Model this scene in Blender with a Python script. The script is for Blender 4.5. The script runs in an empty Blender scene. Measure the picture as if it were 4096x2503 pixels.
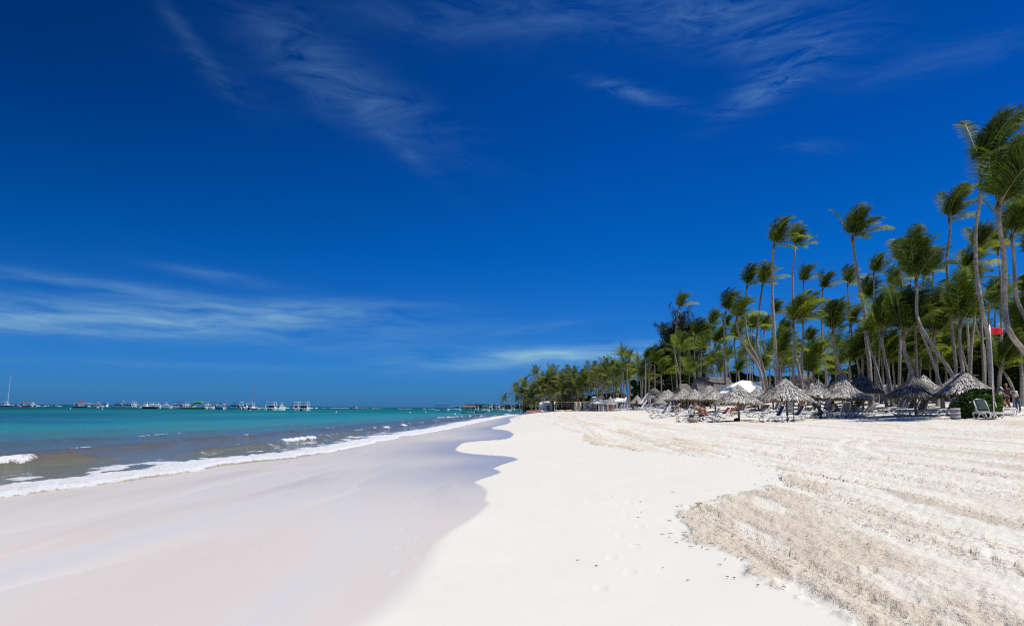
import bpy, math, random
import numpy as np
from mathutils import Vector, Matrix, Euler
R = math.radians
rnd = random.Random(7)
SC = bpy.context.scene
COL = SC.collection

# ------------------------------------------------------------------ camera
F = 2731.0; CX, CY = 2048.0, 1251.5; EYE = 2.0
PITCH, ROLL = R(7.94), R(0.464)
cam = bpy.data.cameras.new('camera'); cam.sensor_width = 36.0; cam.lens = F / 4096 * 36.0
cam.clip_start = 0.1; cam.clip_end = 80000
cam_o = bpy.data.objects.new('camera', cam); COL.objects.link(cam_o)
CM = Matrix.Rotation(R(90) + PITCH, 3, 'X') @ Matrix.Rotation(ROLL, 3, 'Z')
cam_o.matrix_world = Matrix.Translation((0, 0, EYE)) @ CM.to_4x4()
SC.camera = cam_o
# ------------------------------------------------------------------ light
SUN_EL, SUN_AZ = R(63), R(104)          # azimuth measured clockwise from +Y
sd_ = Vector((math.sin(SUN_AZ) * math.cos(SUN_EL), math.cos(SUN_AZ) * math.cos(SUN_EL), math.sin(SUN_EL)))
sl = bpy.data.lights.new('sun', 'SUN'); sl.energy = 4.7; sl.angle = R(0.53); sl.color = (1.0, 0.965, 0.91)
so = bpy.data.objects.new('sun', sl); COL.objects.link(so); so.rotation_euler = (-sd_).to_track_quat('-Z', 'Y').to_euler()
SC.view_settings.view_transform = 'Standard'; SC.view_settings.look = 'None'
SC.view_settings.exposure = 0.0; SC.view_settings.gamma = 1.0
SC.cycles.use_denoising = False; SC.cycles.filter_width = 1.15; SC.cycles.max_bounces = 6; SC.cycles.transparent_max_bounces = 6

def pdir(px, py):
    return CM @ Vector(((px - CX) / F, -(py - CY) / F, -1.0))
def P(px, py, d):
    v = pdir(px, py); k = d / v.y
    return Vector((v.x * k, d, EYE + v.z * k))
def azel(px, py):
    v = pdir(px, py); return math.atan2(v.x, v.y), math.atan2(v.z, math.hypot(v.x, v.y))
def latx(px, d, py=1640):
    v = pdir(px, py); return v.x / v.y * d

# ------------------------------------------------------------------ node helpers
class NT:
    def __init__(s, tree): s.t = tree; s.n = tree.nodes; s.l = tree.links
    def new(s, kind, **kw):
        n = s.n.new(kind)
        for k, v in kw.items():
            if k.startswith('i_'): n.inputs[k[2:].replace('_', ' ')].default_value = v
            else: setattr(n, k, v)
        return n
    def lk(s, a, b): s.l.new(a, b)
    def val(s, sock, v):
        if isinstance(v, (int, float)): sock.default_value = v
        elif isinstance(v, (tuple, list)): sock.default_value = v
        else: s.l.new(v, sock)
    def m(s, op, a, b=0.0, c=None, clamp=False):
        n = s.n.new('ShaderNodeMath'); n.operation = op; n.use_clamp = clamp
        s.val(n.inputs[0], a); s.val(n.inputs[1], b)
        if c is not None: s.val(n.inputs[2], c)
        return n.outputs[0]
    def mix(s, f, a, b):
        n = s.n.new('ShaderNodeMix'); n.data_type = 'RGBA'
        s.val(n.inputs[0], f); s.val(n.inputs[6], a); s.val(n.inputs[7], b)
        return n.outputs[2]
    def noise(s, vec, scale, detail=4, rough=.55, dist=0.0, col=False):
        n = s.n.new('ShaderNodeTexNoise'); n.inputs['Scale'].default_value = scale
        n.inputs['Detail'].default_value = detail; n.inputs['Roughness'].default_value = rough
        n.inputs['Distortion'].default_value = dist
        if vec is not None: s.l.new(vec, n.inputs['Vector'])
        return n.outputs[1 if col else 0]
    def ramp(s, f, stops, interp='LINEAR'):
        n = s.n.new('ShaderNodeValToRGB'); n.color_ramp.interpolation = interp
        e = n.color_ramp.elements
        while len(e) < len(stops): e.new(0.5)
        for k, (p, c) in enumerate(stops):
            e[k].position = p; e[k].color = (*c, 1) if isinstance(c, tuple) else (c, c, c, 1)
        s.val(n.inputs[0], f); return n.outputs[0]
    def mr(s, v, a, b, c=0.0, d=1.0):
        n = s.n.new('ShaderNodeMapRange'); s.val(n.inputs[0], v)
        for i, q in enumerate((a, b, c, d)): n.inputs[i + 1].default_value = q
        return n.outputs[0]
    def scale(s, vec, sx, sy, sz, rz=0.0, loc=(0, 0, 0)):
        n = s.n.new('ShaderNodeMapping'); n.inputs['Scale'].default_value = (sx, sy, sz)
        n.inputs['Rotation'].default_value = (0, 0, rz); n.inputs['Location'].default_value = loc
        s.l.new(vec, n.inputs['Vector']); return n.outputs[0]
    def bump(s, h, strength=.5, dist=.02, normal=None):
        n = s.n.new('ShaderNodeBump'); n.inputs['Strength'].default_value = strength
        n.inputs['Distance'].default_value = dist; s.val(n.inputs['Height'], h)
        if normal is not None: s.l.new(normal, n.inputs['Normal'])
        return n.outputs[0]

# ------------------------------------------------------------------ world: sky + thin cirrus
W = bpy.data.worlds.new('World'); SC.world = W; W.use_nodes = True
w = NT(W.node_tree); w.n.clear()
sky = w.new('ShaderNodeTexSky', sky_type='NISHITA', sun_disc=False, sun_elevation=SUN_EL, sun_rotation=SUN_AZ,
            air_density=1.0, dust_density=0.4, ozone_density=2.5)
tc = w.new('ShaderNodeTexCoord'); sep = w.new('ShaderNodeSeparateXYZ'); w.lk(tc.outputs['Generated'], sep.inputs[0])
X_, Y_, Z_ = sep.outputs
AZ = w.m('ARCTAN2', X_, Y_); EL = w.m('ARCSINE', Z_)
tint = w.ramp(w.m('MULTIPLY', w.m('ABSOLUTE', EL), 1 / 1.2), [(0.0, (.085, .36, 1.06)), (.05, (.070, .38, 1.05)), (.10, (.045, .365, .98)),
              (.18, (.005, .345, .95)), (.32, (.0, .285, .86)), (.5, (.0, .25, .74)), (.70, (.22, .45, .85)), (1.0, (.55, .75, 1.0))])  # upper stops, out of view, brightened and greyed to fill the shadows
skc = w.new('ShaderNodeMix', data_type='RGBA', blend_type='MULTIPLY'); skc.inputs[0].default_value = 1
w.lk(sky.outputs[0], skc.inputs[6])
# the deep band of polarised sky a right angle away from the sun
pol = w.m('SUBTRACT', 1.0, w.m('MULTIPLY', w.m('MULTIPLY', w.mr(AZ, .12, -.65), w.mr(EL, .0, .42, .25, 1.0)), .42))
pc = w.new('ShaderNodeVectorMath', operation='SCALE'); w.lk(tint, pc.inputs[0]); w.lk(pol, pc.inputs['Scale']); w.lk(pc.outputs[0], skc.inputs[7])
cmb = w.new('ShaderNodeCombineXYZ'); w.lk(AZ, cmb.inputs[0]); w.lk(EL, cmb.inputs[1])
def blob(px, py, rx, ry, deg, amp):
    a, e = azel(px, py); c, s_ = math.cos(R(deg)), math.sin(R(deg))
    da = w.m('SUBTRACT', AZ, a); de = w.m('SUBTRACT', EL, e)
    # image angle clockwise positive (y down) -> el up
    u = w.m('ADD', w.m('MULTIPLY', da, c * F / rx), w.m('MULTIPLY', de, -s_ * F / rx))
    v = w.m('ADD', w.m('MULTIPLY', da, s_ * F / ry), w.m('MULTIPLY', de, c * F / ry))
    r2 = w.m('ADD', w.m('MULTIPLY', u, u), w.m('MULTIPLY', v, v))
    return w.m('MULTIPLY', w.m('POWER', 2.718, w.m('MULTIPLY', r2, -1.0)), amp)
def addall(l):
    r = l[0]
    for q in l[1:]: r = w.m('ADD', r, q)
    return r
wn = w.noise(cmb.outputs[0], 3.0, 3, .6, 0, col=True)
wrp = w.new('ShaderNodeVectorMath', operation='MULTIPLY_ADD'); w.lk(wn, wrp.inputs[0])
wrp.inputs[1].default_value = (.10, .05, 0); w.lk(cmb.outputs[0], wrp.inputs[2])
low = w.noise(w.scale(wrp.outputs[0], 4.5, 34, 1, R(-2)), 1.6, 9, .62, .35)
low2 = w.noise(w.scale(wrp.outputs[0], 2, 9, 1), 1.5, 3, .5)
hi = w.noise(w.scale(wrp.outputs[0], 5, 17, 1, R(24)), 1.5, 10, .66, .9)
hi2 = w.noise(w.scale(wrp.outputs[0], 6, 26, 1, R(4), (3, 1, 0)), 1.3, 10, .68, 1.0)
lowm = addall([blob(560, 1275, 880, 60, -1, 1.25), blob(1250, 1240, 360, 35, -4, .9), blob(420, 1150, 380, 26, 3, .75), blob(200, 1285, 500, 40, 0, .7),
               blob(2080, 1435, 420, 36, -3, 1.6), blob(2450, 1405, 330, 30, -3, 1.4), blob(900, 1110, 200, 22, 6, .4), blob(2170, 1310, 160, 16, -8, .45),
               blob(700, 1460, 500, 14, 0, .3), blob(1500, 1390, 420, 30, -2, .25)])
him = addall([blob(1450, 380, 430, 90, 20, .75), blob(1250, 250, 300, 110, 30, .6), blob(720, 110, 240, 30, 44, .55), blob(1600, 590, 260, 32, 36, .32),
              blob(1900, 90, 620, 90, 2, .55), blob(900, 320, 200, 50, 20, .3), blob(2350, 60, 400, 70, 10, .5)])
him2 = addall([blob(2900, 70, 420, 110, 15, .95), blob(2530, 370, 190, 26, 17, 1.0), blob(3110, 330, 190, 45, -18, 1.1), blob(3060, 260, 60, 70, 40, .5),
               blob(3250, 585, 110, 22, 10, .3), blob(3850, 220, 420, 50, 0, .3), blob(3300, 150, 400, 60, -30, .3)])
dl = w.m('MULTIPLY', lowm, w.mr(w.m('ADD', low, w.m('MULTIPLY', low2, .4)), .50, .95))
dh = w.m('MULTIPLY', him, w.mr(hi, .36, .78)); dh2 = w.m('MULTIPLY', him2, w.mr(hi2, .40, .80))
dens = w.m('MINIMUM', w.m('ADD', w.m('MULTIPLY', dl, .55), w.m('MULTIPLY', w.m('ADD', w.m('MULTIPLY', dh, .72), dh2), .55)), .85)
cl = w.mix(dens, skc.outputs[2], w.mix(w.mr(EL, .08, .5), (2.9, 5.3, 6.7, 1), (1.4, 3.0, 5.8, 1)))
bg = w.new('ShaderNodeBackground'); w.lk(cl, bg.inputs[0]); bg.inputs[1].default_value = .1
wo = w.new('ShaderNodeOutputWorld'); w.lk(bg.outputs[0], wo.inputs[0])

# ------------------------------------------------------------------ object helpers
def tag(o, label=None, cat=None, group=None, kind=None):
    if label: o['label'] = label
    if cat: o['category'] = cat
    if group: o['group'] = group
    if kind: o['kind'] = kind
    return o
def thing(name, label, cat, loc=(0, 0, 0), rz=0.0, group=None, scale=1.0):
    o = bpy.data.objects.new(name, None); COL.objects.link(o); o.location = loc; o.rotation_euler = (0, 0, rz)
    o.scale = (scale,) * 3; o.empty_display_size = .2
    return tag(o, label, cat, group)
def link(name, me, parent=None, loc=None, rot=None, scale=None):
    o = bpy.data.objects.new(name, me); COL.objects.link(o)
    if parent is not None: o.parent = parent
    if loc is not None: o.location = loc
    if rot is not None: o.rotation_euler = rot
    if scale is not None: o.scale = scale if isinstance(scale, (tuple, list)) else (scale,) * 3
    return o
def copy_tree(o, parent=None):
    c = o.copy(); COL.objects.link(c); c.parent = parent
    for ch in o.children: copy_tree(ch, c)
    return c
class MB:
    def __init__(s): s.v = []; s.f = []; s.m = []
    def add(s, vs, fs, mi=0):
        b = len(s.v); s.v += [tuple(p) for p in vs]; s.f += [tuple(b + i for i in f) for f in fs]; s.m += [mi] * len(fs)
    def box(s, c, d, rot=(0, 0, 0), mi=0, taper=1.0):
        M = Euler(rot).to_matrix(); vs = []
        for z in (-.5, .5):
            k = taper if z > 0 else 1
            for x, y in ((-.5, -.5), (.5, -.5), (.5, .5), (-.5, .5)):
                vs.append(Vector(c) + M @ Vector((x * d[0] * k, y * d[1] * k, z * d[2])))
        s.add(vs, [(3, 2, 1, 0), (4, 5, 6, 7), (0, 1, 5, 4), (1, 2, 6, 5), (2, 3, 7, 6), (3, 0, 4, 7)], mi)
    def tube(s, pts, rad, n=8, mi=0, caps=True):
        pts = [Vector(p) for p in pts]; m = len(pts)
        if isinstance(rad, (int, float)): rad = [rad] * m
        vs = []; ref = None
        for i, p in enumerate(pts):
            t = (pts[min(i + 1, m - 1)] - pts[max(i - 1, 0)]).normalized()
            if ref is None: ref = t.orthogonal().normalized()
            ref = (ref - t * ref.dot(t)).normalized(); b = t.cross(ref)
            for k in range(n):
                a = 2 * math.pi * k / n; vs.append(p + (ref * math.cos(a) + b * math.sin(a)) * rad[i])
        fs = [(i * n + k, i * n + (k + 1) % n, (i + 1) * n + (k + 1) % n, (i + 1) * n + k) for i in range(m - 1) for k in range(n)]
        if caps: fs += [tuple(range(n - 1, -1, -1)), tuple(range((m - 1) * n, m * n))]
        s.add(vs, fs, mi)
    def lathe(s, prof, c=(0, 0, 0), n=16, mi=0):
        vs = [(c[0] + r * math.cos(2 * math.pi * k / n), c[1] + r * math.sin(2 * math.pi * k / n), c[2] + z) for r, z in prof for k in range(n)]
        m = len(prof)
        fs = [(i * n + k, i * n + (k + 1) % n, (i + 1) * n + (k + 1) % n, (i + 1) * n + k) for i in range(m - 1) for k in range(n)]
        fs += [tuple(range(n - 1, -1, -1)), tuple(range((m - 1) * n, m * n))]
        s.add(vs, fs, mi)
    def ell(s, c, r, n=10, mi=0, rot=(0, 0, 0)):
        M = Euler(rot).to_matrix(); vs = []
        for i in range(1, n):
            ph = math.pi * i / n
            for k in range(n):
                a = 2 * math.pi * k / n
                vs.append(Vector(c) + M @ Vector((r[0] * math.sin(ph) * math.cos(a), r[1] * math.sin(ph) * math.sin(a), r[2] * math.cos(ph))))
        fs = [(i * n + k, (i + 1) * n + k, (i + 1) * n + (k + 1) % n, i * n + (k + 1) % n) for i in range(n - 2) for k in range(n)]
        fs += [tuple(range(n)), tuple(range((n - 1) * n - 1, (n - 2) * n - 1, -1))]
        s.add(vs, fs, mi)
    def mesh(s, name, mats, smooth=True):
        me = bpy.data.meshes.new(name); me.from_pydata(s.v, [], s.f)
        mats = mats if isinstance(mats, (list, tuple)) else [mats]
        for m in mats: me.materials.append(m)
        me.polygons.foreach_set('material_index', s.m); me.polygons.foreach_set('use_smooth', [smooth] * len(s.f))
        me.update(); return me
    def build(s, name, mats, parent=None, smooth=True, **kw):
        return link(name, s.mesh(name, mats, smooth), parent, **kw)
def npmesh(name, V, Fq, mats, smooth=False, attrs=None):
    me = bpy.data.meshes.new(name); V = np.asarray(V, dtype=np.float32); Fq = np.asarray(Fq, dtype=np.int32)
    k = Fq.shape[1]
    me.vertices.add(len(V)); me.vertices.foreach_set('co', V.ravel())
    me.loops.add(Fq.size); me.loops.foreach_set('vertex_index', Fq.ravel())
    me.polygons.add(len(Fq)); me.polygons.foreach_set('loop_start', np.arange(0, Fq.size, k, dtype=np.int32))
    me.polygons.foreach_set('use_smooth', np.full(len(Fq), smooth, dtype=bool))
    for m in (mats if isinstance(mats, (list, tuple)) else [mats]): me.materials.append(m)
    for nm, a in (attrs or {}).items():
        a = np.asarray(a, dtype=np.float32)
        if a.ndim == 1:
            at = me.attributes.new(nm, 'FLOAT', 'POINT'); at.data.foreach_set('value', a)
        else:
            at = me.attributes.new(nm, 'FLOAT_COLOR', 'POINT'); at.data.foreach_set('color', np.hstack([a, np.ones((len(a), 1), np.float32)]).ravel())
    me.update(calc_edges=True); me.validate(); return me

# ------------------------------------------------------------------ simple materials
def mat(name, col, rough=.6, spec=.5, var=0.0, vscale=3.0, bump=0.0, bscale=30, bdist=.01, metal=0.0, island=0.0, stretch=(1, 1, 1), col2=None):
    m = bpy.data.materials.new(name); m.use_nodes = True; t = NT(m.node_tree); p = t.n['Principled BSDF']
    p.inputs['Roughness'].default_value = rough; p.inputs['Metallic'].default_value = metal
    p.inputs['Specular IOR Level'].default_value = spec
    c = (*col, 1)
    tcn = t.new('ShaderNodeTexCoord').outputs['Object']; tcs = t.scale(tcn, *stretch)
    if var or col2:
        f = t.noise(tcs, vscale, 5, .6); f = t.mr(f, .3, .7)
        a = tuple(x * (1 - var) for x in col) + (1,); b = tuple(min(1, x * (1 + var)) for x in col) + (1,)
        if col2: b = (*col2, 1)
        cc = t.mix(f, a, b)
    else:
        cc = t.mix(0.0, c, c)
    if island:
        g = t.new('ShaderNodeNewGeometry').outputs['Random Per Island']
        hs = t.new('ShaderNodeHueSaturation'); t.lk(cc, hs.inputs['Color']); t.lk(t.mr(g, 0, 1, 1 - island, 1 + island), hs.inputs['Value'])
        cc = hs.outputs[0]
    t.lk(cc, p.inputs['Base Color'])
    if bump:
        t.lk(t.bump(t.noise(tcs, bscale, 6, .6), bump, bdist), p.inputs['Normal'])
    return m
def leafmat(name, c1, c2, c3, trans=.3, spec=.35, rough=.45, isl=.35):
    m = bpy.data.materials.new(name); m.use_nodes = True; t = NT(m.node_tree); p = t.n['Principled BSDF']; out = t.n['Material Output']
    g = t.new('ShaderNodeNewGeometry').outputs['Random Per Island']; oi = t.new('ShaderNodeObjectInfo').outputs['Random']
    tcn = t.new('ShaderNodeTexCoord').outputs['Object']
    n = t.noise(tcn, 2.2, 3)
    f = t.m('ADD', t.m('MULTIPLY', n, .9), t.m('ADD', t.m('MULTIPLY', g, isl), t.m('MULTIPLY', oi, .25)))
    cc = t.ramp(t.mr(f, .45, .80 + isl), [(0, c1), (.55, c2), (1, c3)])
    t.lk(cc, p.inputs['Base Color']); p.inputs['Roughness'].default_value = rough; p.inputs['Specular IOR Level'].default_value = spec
    tr = t.new('ShaderNodeBsdfTranslucent'); hs = t.new('ShaderNodeHueSaturation'); t.lk(cc, hs.inputs['Color'])
    hs.inputs['Value'].default_value = 1.9; hs.inputs['Hue'].default_value = .485; t.lk(hs.outputs[0], tr.inputs[0])
    mx = t.new('ShaderNodeMixShader'); mx.inputs[0].default_value = trans; t.lk(p.outputs[0], mx.inputs[1]); t.lk(tr.outputs[0], mx.inputs[2])
    t.lk(mx.outputs[0], out.inputs[0]); return m
M = {}
M['palm'] = leafmat('palm_leaf', (.040, .080, .009), (.110, .175, .014), (.28, .33, .028), .34, .18, .6, .2)
M['palm_young'] = leafmat('palm_leaf_young', (.075, .120, .012), (.19, .24, .018), (.40, .40, .04), .38, .18, .6, .2)
M['palm_old'] = leafmat('palm_leaf_old', (.022, .046, .008), (.055, .095, .011), (.14, .18, .02), .30, .18, .6, .2)
M['palmfar'] = leafmat('palm_leaf_far', (.045, .075, .018), (.12, .15, .028), (.30, .29, .055), .34, .18, .6)
M['leaf'] = leafmat('broad_leaf', (.012, .030, .007), (.028, .060, .010), (.07, .13, .02), .22)
M['hedge'] = leafmat('bush_leaf', (.025, .070, .010), (.055, .130, .016), (.16, .28, .035), .25)
M['needle'] = leafmat('needle_leaf', (.012, .024, .012), (.022, .040, .017), (.045, .07, .025), .15)
M['rachis'] = mat('frond_stalk', (.20, .19, .06), .5)
M['deadfrond'] = mat('dry_frond', (.28, .19, .09), .8, var=.4, island=.4)
M['shaft'] = mat('crown_shaft', (.17, .12, .07), .8, var=.35, vscale=6, bump=.5, bscale=25)
M['wood'] = mat('weathered_post', (.34, .29, .23), .85, var=.3, vscale=4, bump=.4, bscale=20, stretch=(6, 6, 1))
M['greyboard'] = mat('grey_board', (.20, .20, .19), .8, var=.35, vscale=5, bump=.4, bscale=30, stretch=(1, 1, 9))
M['darkpost'] = mat('dark_post', (.025, .03, .032), .6, var=.2)
M['white'] = mat('white_plastic', (.78, .79, .80), .35, var=.05, vscale=3)
M['whitecloth'] = mat('white_canvas', (.80, .80, .79), .85, var=.06, vscale=1.5, bump=.15, bscale=4)
M['cream'] = mat('cream_curtain', (.55, .50, .42), .9, var=.15, vscale=2, bump=.4, bscale=6, stretch=(4, 4, .3))
M['taupe'] = mat('taupe_sling', (.27, .235, .20), .75, var=.12, vscale=8)
M['greysling'] = mat('grey_sling', (.30, .31, .33), .7, var=.12, vscale=8)
M['boatwhite'] = mat('white_gelcoat', (.86, .87, .88), .25, var=.05, vscale=.7)
M['glass'] = mat('dark_window', (.02, .03, .04), .08, spec=.8)
M['red'] = mat('red_paint', (.50, .02, .02), .4, var=.1)
M['redflag'] = mat('red_flag_cloth', (.72, .012, .02), .8, var=.08)
M['blue'] = mat('blue_paint', (.02, .16, .42), .35, var=.1)
M['green'] = mat('green_canvas', (.16, .42, .12), .7, var=.1)
M['black'] = mat('black_rubber', (.015, .015, .018), .5)
M['metal'] = mat('aluminium', (.55, .57, .6), .35, metal=.8, var=.08)
M['orange'] = mat('orange_cloth', (.75, .20, .05), .7)
M['yellow'] = mat('yellow_plastic', (.80, .50, .03), .4)
M['lime'] = mat('lime_cloth', (.55, .62, .06), .7)
M['navy'] = mat('navy_cloth', (.015, .018, .06), .85, var=.3)
M['dkgreen'] = mat('dark_green_towel', (.03, .06, .055), .9, var=.3, bump=.4, bscale=12)
M['charcoal'] = mat('charcoal_cloth', (.02, .022, .027), .9, var=.2)
M['maroon'] = mat('maroon_towel', (.30, .01, .04), .9, var=.2)
M['denim'] = mat('denim', (.06, .11, .22), .85, var=.25, vscale=12)
M['beige'] = mat('beige_shirt', (.60, .52, .43), .85, var=.08)
M['shirt'] = mat('offwhite_shirt', (.62, .64, .60), .85, var=.08)
M['bikini'] = mat('yellow_bikini', (.75, .80, .05), .7)
M['tan'] = mat('tan_skin', (.38, .19, .11), .5, var=.1, vscale=6)
M['pale'] = mat('fair_skin', (.52, .30, .20), .5, var=.1, vscale=6)
M['brown'] = mat('brown_skin', (.12, .06, .035), .5, var=.1, vscale=6)
M['hair'] = mat('dark_hair', (.02, .014, .01), .6)
M['blond'] = mat('light_hair', (.30, .20, .09), .6)
M['bin'] = mat('grey_bin_staves', (.27, .26, .25), .8, var=.25, vscale=9, stretch=(1, 1, .2), bump=.3)
M['crate'] = mat('straw_panel', (.50, .33, .13), .8, var=.25, vscale=8)
M['roofdark'] = mat('grey_thatch_roof', (.185, .165, .148), .9, var=.45, vscale=4, bump=.8, bscale=14, bdist=.05, stretch=(1, 1, .35))
M['wall'] = mat('white_wall', (.74, .74, .73), .8, var=.06, vscale=.6)
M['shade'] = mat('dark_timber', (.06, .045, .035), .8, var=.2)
M['terra'] = mat('clay_tile', (.40, .14, .07), .8, var=.2)
def thatchmat(name, a, b):
    m = bpy.data.materials.new(name); m.use_nodes = True; t = NT(m.node_tree); p = t.n['Principled BSDF']
    g = t.new('ShaderNodeNewGeometry').outputs['Random Per Island']; tcn = t.new('ShaderNodeTexCoord').outputs['Object']
    n = t.noise(t.scale(tcn, 1, 1, 1), 9, 4); oi = t.new('ShaderNodeObjectInfo').outputs['Random']
    cc = t.ramp(t.m('ADD', t.m('MULTIPLY', g, .75), t.m('MULTIPLY', n, .35)), [(.0, tuple(x * .18 for x in a)), (.28, tuple(x * .5 for x in a)), (.5, a), (.9, b)])
    t.lk(cc, p.inputs['Base Color']); p.inputs['Roughness'].default_value = .75; p.inputs['Specular IOR Level'].default_value = .25
    return m
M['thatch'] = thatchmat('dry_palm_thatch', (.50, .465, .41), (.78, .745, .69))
M['thatchdark'] = thatchmat('grey_and_shaded_thatch', (.22, .20, .19), (.36, .33, .31))  # grey hut roof; also palm shade painted onto two umbrellas
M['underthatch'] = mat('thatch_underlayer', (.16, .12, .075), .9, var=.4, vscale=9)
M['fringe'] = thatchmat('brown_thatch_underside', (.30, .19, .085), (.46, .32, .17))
# trunk
def trunkmat():
    m = bpy.data.materials.new('palm_bark'); m.use_nodes = True; t = NT(m.node_tree); p = t.n['Principled BSDF']
    tcn = t.new('ShaderNodeTexCoord').outputs['Object']; oi = t.new('ShaderNodeObjectInfo').outputs['Random']
    wv = t.new('ShaderNodeTexWave', bands_direction='Z', wave_type='BANDS', wave_profile='SAW'); t.lk(tcn, wv.inputs['Vector'])
    wv.inputs['Scale'].default_value = 2.3; wv.inputs['Distortion'].default_value = 3.5; wv.inputs['Detail'].default_value = 3; wv.inputs['Detail Scale'].default_value = 2.5
    n = t.noise(tcn, 5, 5, .65)
    f = t.m('ADD', t.m('MULTIPLY', wv.outputs[1], .22), t.m('MULTIPLY', n, .95))
    c = t.ramp(f, [(.22, (.08, .066, .054)), (.5, (.25, .215, .178)), (.85, (.48, .44, .385))])
    hs = t.new('ShaderNodeHueSaturation'); t.lk(c, hs.inputs['Color']); t.lk(t.mr(oi, 0, 1, .75, 1.15), hs.inputs['Value'])
    t.lk(hs.outputs[0], p.inputs['Base Color']); p.inputs['Roughness'].default_value = .85
    t.lk(t.bump(f, .5, .02), p.inputs['Normal']); return m
M['bark'] = trunkmat()

# ------------------------------------------------------------------ terrain model
def vnoise(x, y, seed=0):
    x = np.asarray(x, dtype=np.float64); y = np.asarray(y, dtype=np.float64)
    xi = np.floor(x).astype(np.int64); yi = np.floor(y).astype(np.int64); fx = x - xi; fy = y - yi
    fx = fx * fx * (3 - 2 * fx); fy = fy * fy * (3 - 2 * fy)
    def h(a, b):
        n = (a * 374761393 + b * 668265263 + seed * 2246822519) & 0xffffffff
        n = ((n ^ (n >> 13)) * 1274126177) & 0xffffffff
        return ((n ^ (n >> 16)) & 0xffff) / 65535.0
    return (h(xi, yi) * (1 - fx) + h(xi + 1, yi) * fx) * (1 - fy) + (h(xi, yi + 1) * (1 - fx) + h(xi + 1, yi + 1) * fx) * fy
def fbm(x, y, o=4, seed=0):
    r = 0; a = .5
    for i in range(o): r = r + a * vnoise(x * 2 ** i, y * 2 ** i, seed + i); a *= .5
    return r / (1 - .5 ** o)
def segdist(X, Y, pts):
    best = None
    for (x0, y0), (x1, y1) in zip(pts[:-1], pts[1:]):
        dx, dy = x1 - x0, y1 - y0; L = dx * dx + dy * dy
        t = np.clip(((X - x0) * dx + (Y - y0) * dy) / L, 0, 1); d = (X - x0 - t * dx) ** 2 + (Y - y0 - t * dy) ** 2
        best = d if best is None else np.minimum(best, d)
    return np.sqrt(best)
def inside(X, Y, poly):
    c = np.zeros(np.shape(X), dtype=bool)
    for (x0, y0), (x1, y1) in zip(poly, poly[1:] + poly[:1]):
        if y0 == y1: continue
        c ^= ((y0 > Y) != (y1 > Y)) & (X < (x1 - x0) * (Y - y0) / (y1 - y0) + x0)
    return c
def smooth(pts, it=2):
    for _ in range(it):
        q = [pts[0]]
        for a, b in zip(pts[:-1], pts[1:]):
            q += [(a[0] * .75 + b[0] * .25, a[1] * .75 + b[1] * .25), (a[0] * .25 + b[0] * .75, a[1] * .25 + b[1] * .75)]
        pts = q + [pts[-1]]
    return pts
SHORE = [(-40, -400), (-20, -90), (-14, -10), (-12.6, 8), (-11.7, 15), (-10.7, 19), (-10.3, 23), (-9.1, 27), (-8.7, 32), (-8.2, 45), (-6.6, 63), (-5.4, 93),
         (-3, 140), (0, 190), (4, 236), (10, 252), (40, 290), (150, 330), (900, 420), (9000, 900)]
SHORE_POLY = SHORE + [(60000, 900), (60000, -60000), (-40, -60000)]
def sdist(X, Y):
    X = np.asarray(X, float); Y = np.asarray(Y, float)
    d = segdist(X, Y, SHORE); return np.where(inside(X, Y, SHORE_POLY), d, -d)
CTRL = [(0, 3, .42), (5, 7, .60), (10, 15, .78), (0, 15, .45), (17.5, 43, 1.13), (19, 47, 1.42), (19, 52, 1.28), (27.5, 40, 1.72), (29.6, 42, 1.83), (30, 50, 2.05),
        (25.5, 44, 1.55), (33, 65, 2.75), (29, 55, 2.3), (26, 60, 2.05), (24, 81, 2.0), (23, 99, 2.2), (26, 130, 2.25), (9.8, 156, 1.2), (20.8, 156, 1.45),
        (31, 90, 2.7), (54, 90, 3.0), (10, 215, .9), (22, 220, 1.4), (60, 200, 2.4), (12, 28, .85), (4, 60, .75), (6, 100, .95), (40, 45, 2.4)]
_c = np.array(CTRL, float); _s = sdist(_c[:, 0], _c[:, 1]); _sl = _c[:, 2] / _s; _ly = np.log(np.maximum(_c[:, 1], 3))
def terr(X, Y, s=None):
    X = np.asarray(X, float); Y = np.asarray(Y, float)
    if s is None: s = sdist(X, Y)
    ly = np.log(np.clip(Y, 3, 400)); num = np.zeros_like(X); den = np.zeros_like(X) + 1e-12
    for k in range(len(_c)):
        wgt = np.exp(-((ly - _ly[k]) / .26) ** 2 - ((np.clip(s, 0, 60) - _s[k]) / 7.0) ** 2) + 1e-9 / (1 + ((ly - _ly[k]) / .26) ** 2 + ((np.clip(s, 0, 60) - _s[k]) / 7.0) ** 2)
        num += wgt * _sl[k]; den += wgt
    se = np.where(s < 52, s, 52 + (s - 52) * .06)
    z = se * num / den
    z = np.minimum(z, 3.4)
    return np.where(s < 0, np.maximum(s * .035, -3.0), z)
def gz(x, y): return float(terr(np.array([x]), np.array([y]))[0])
def ghit(px, py):
    v = pdir(px, py); d = 30.0
    for _ in range(60):
        z = gz(v.x / v.y * d, d); k = (EYE - z) * v.y / max(1e-4, -v.z); d = d * .6 + .4 * min(max(k, 1.0), 400)
    return (v.x / v.y * d, d)
def G(px, d, dz=0.0):
    x = latx(px, d); return Vector((x, d, gz(x, d) + dz))

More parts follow.
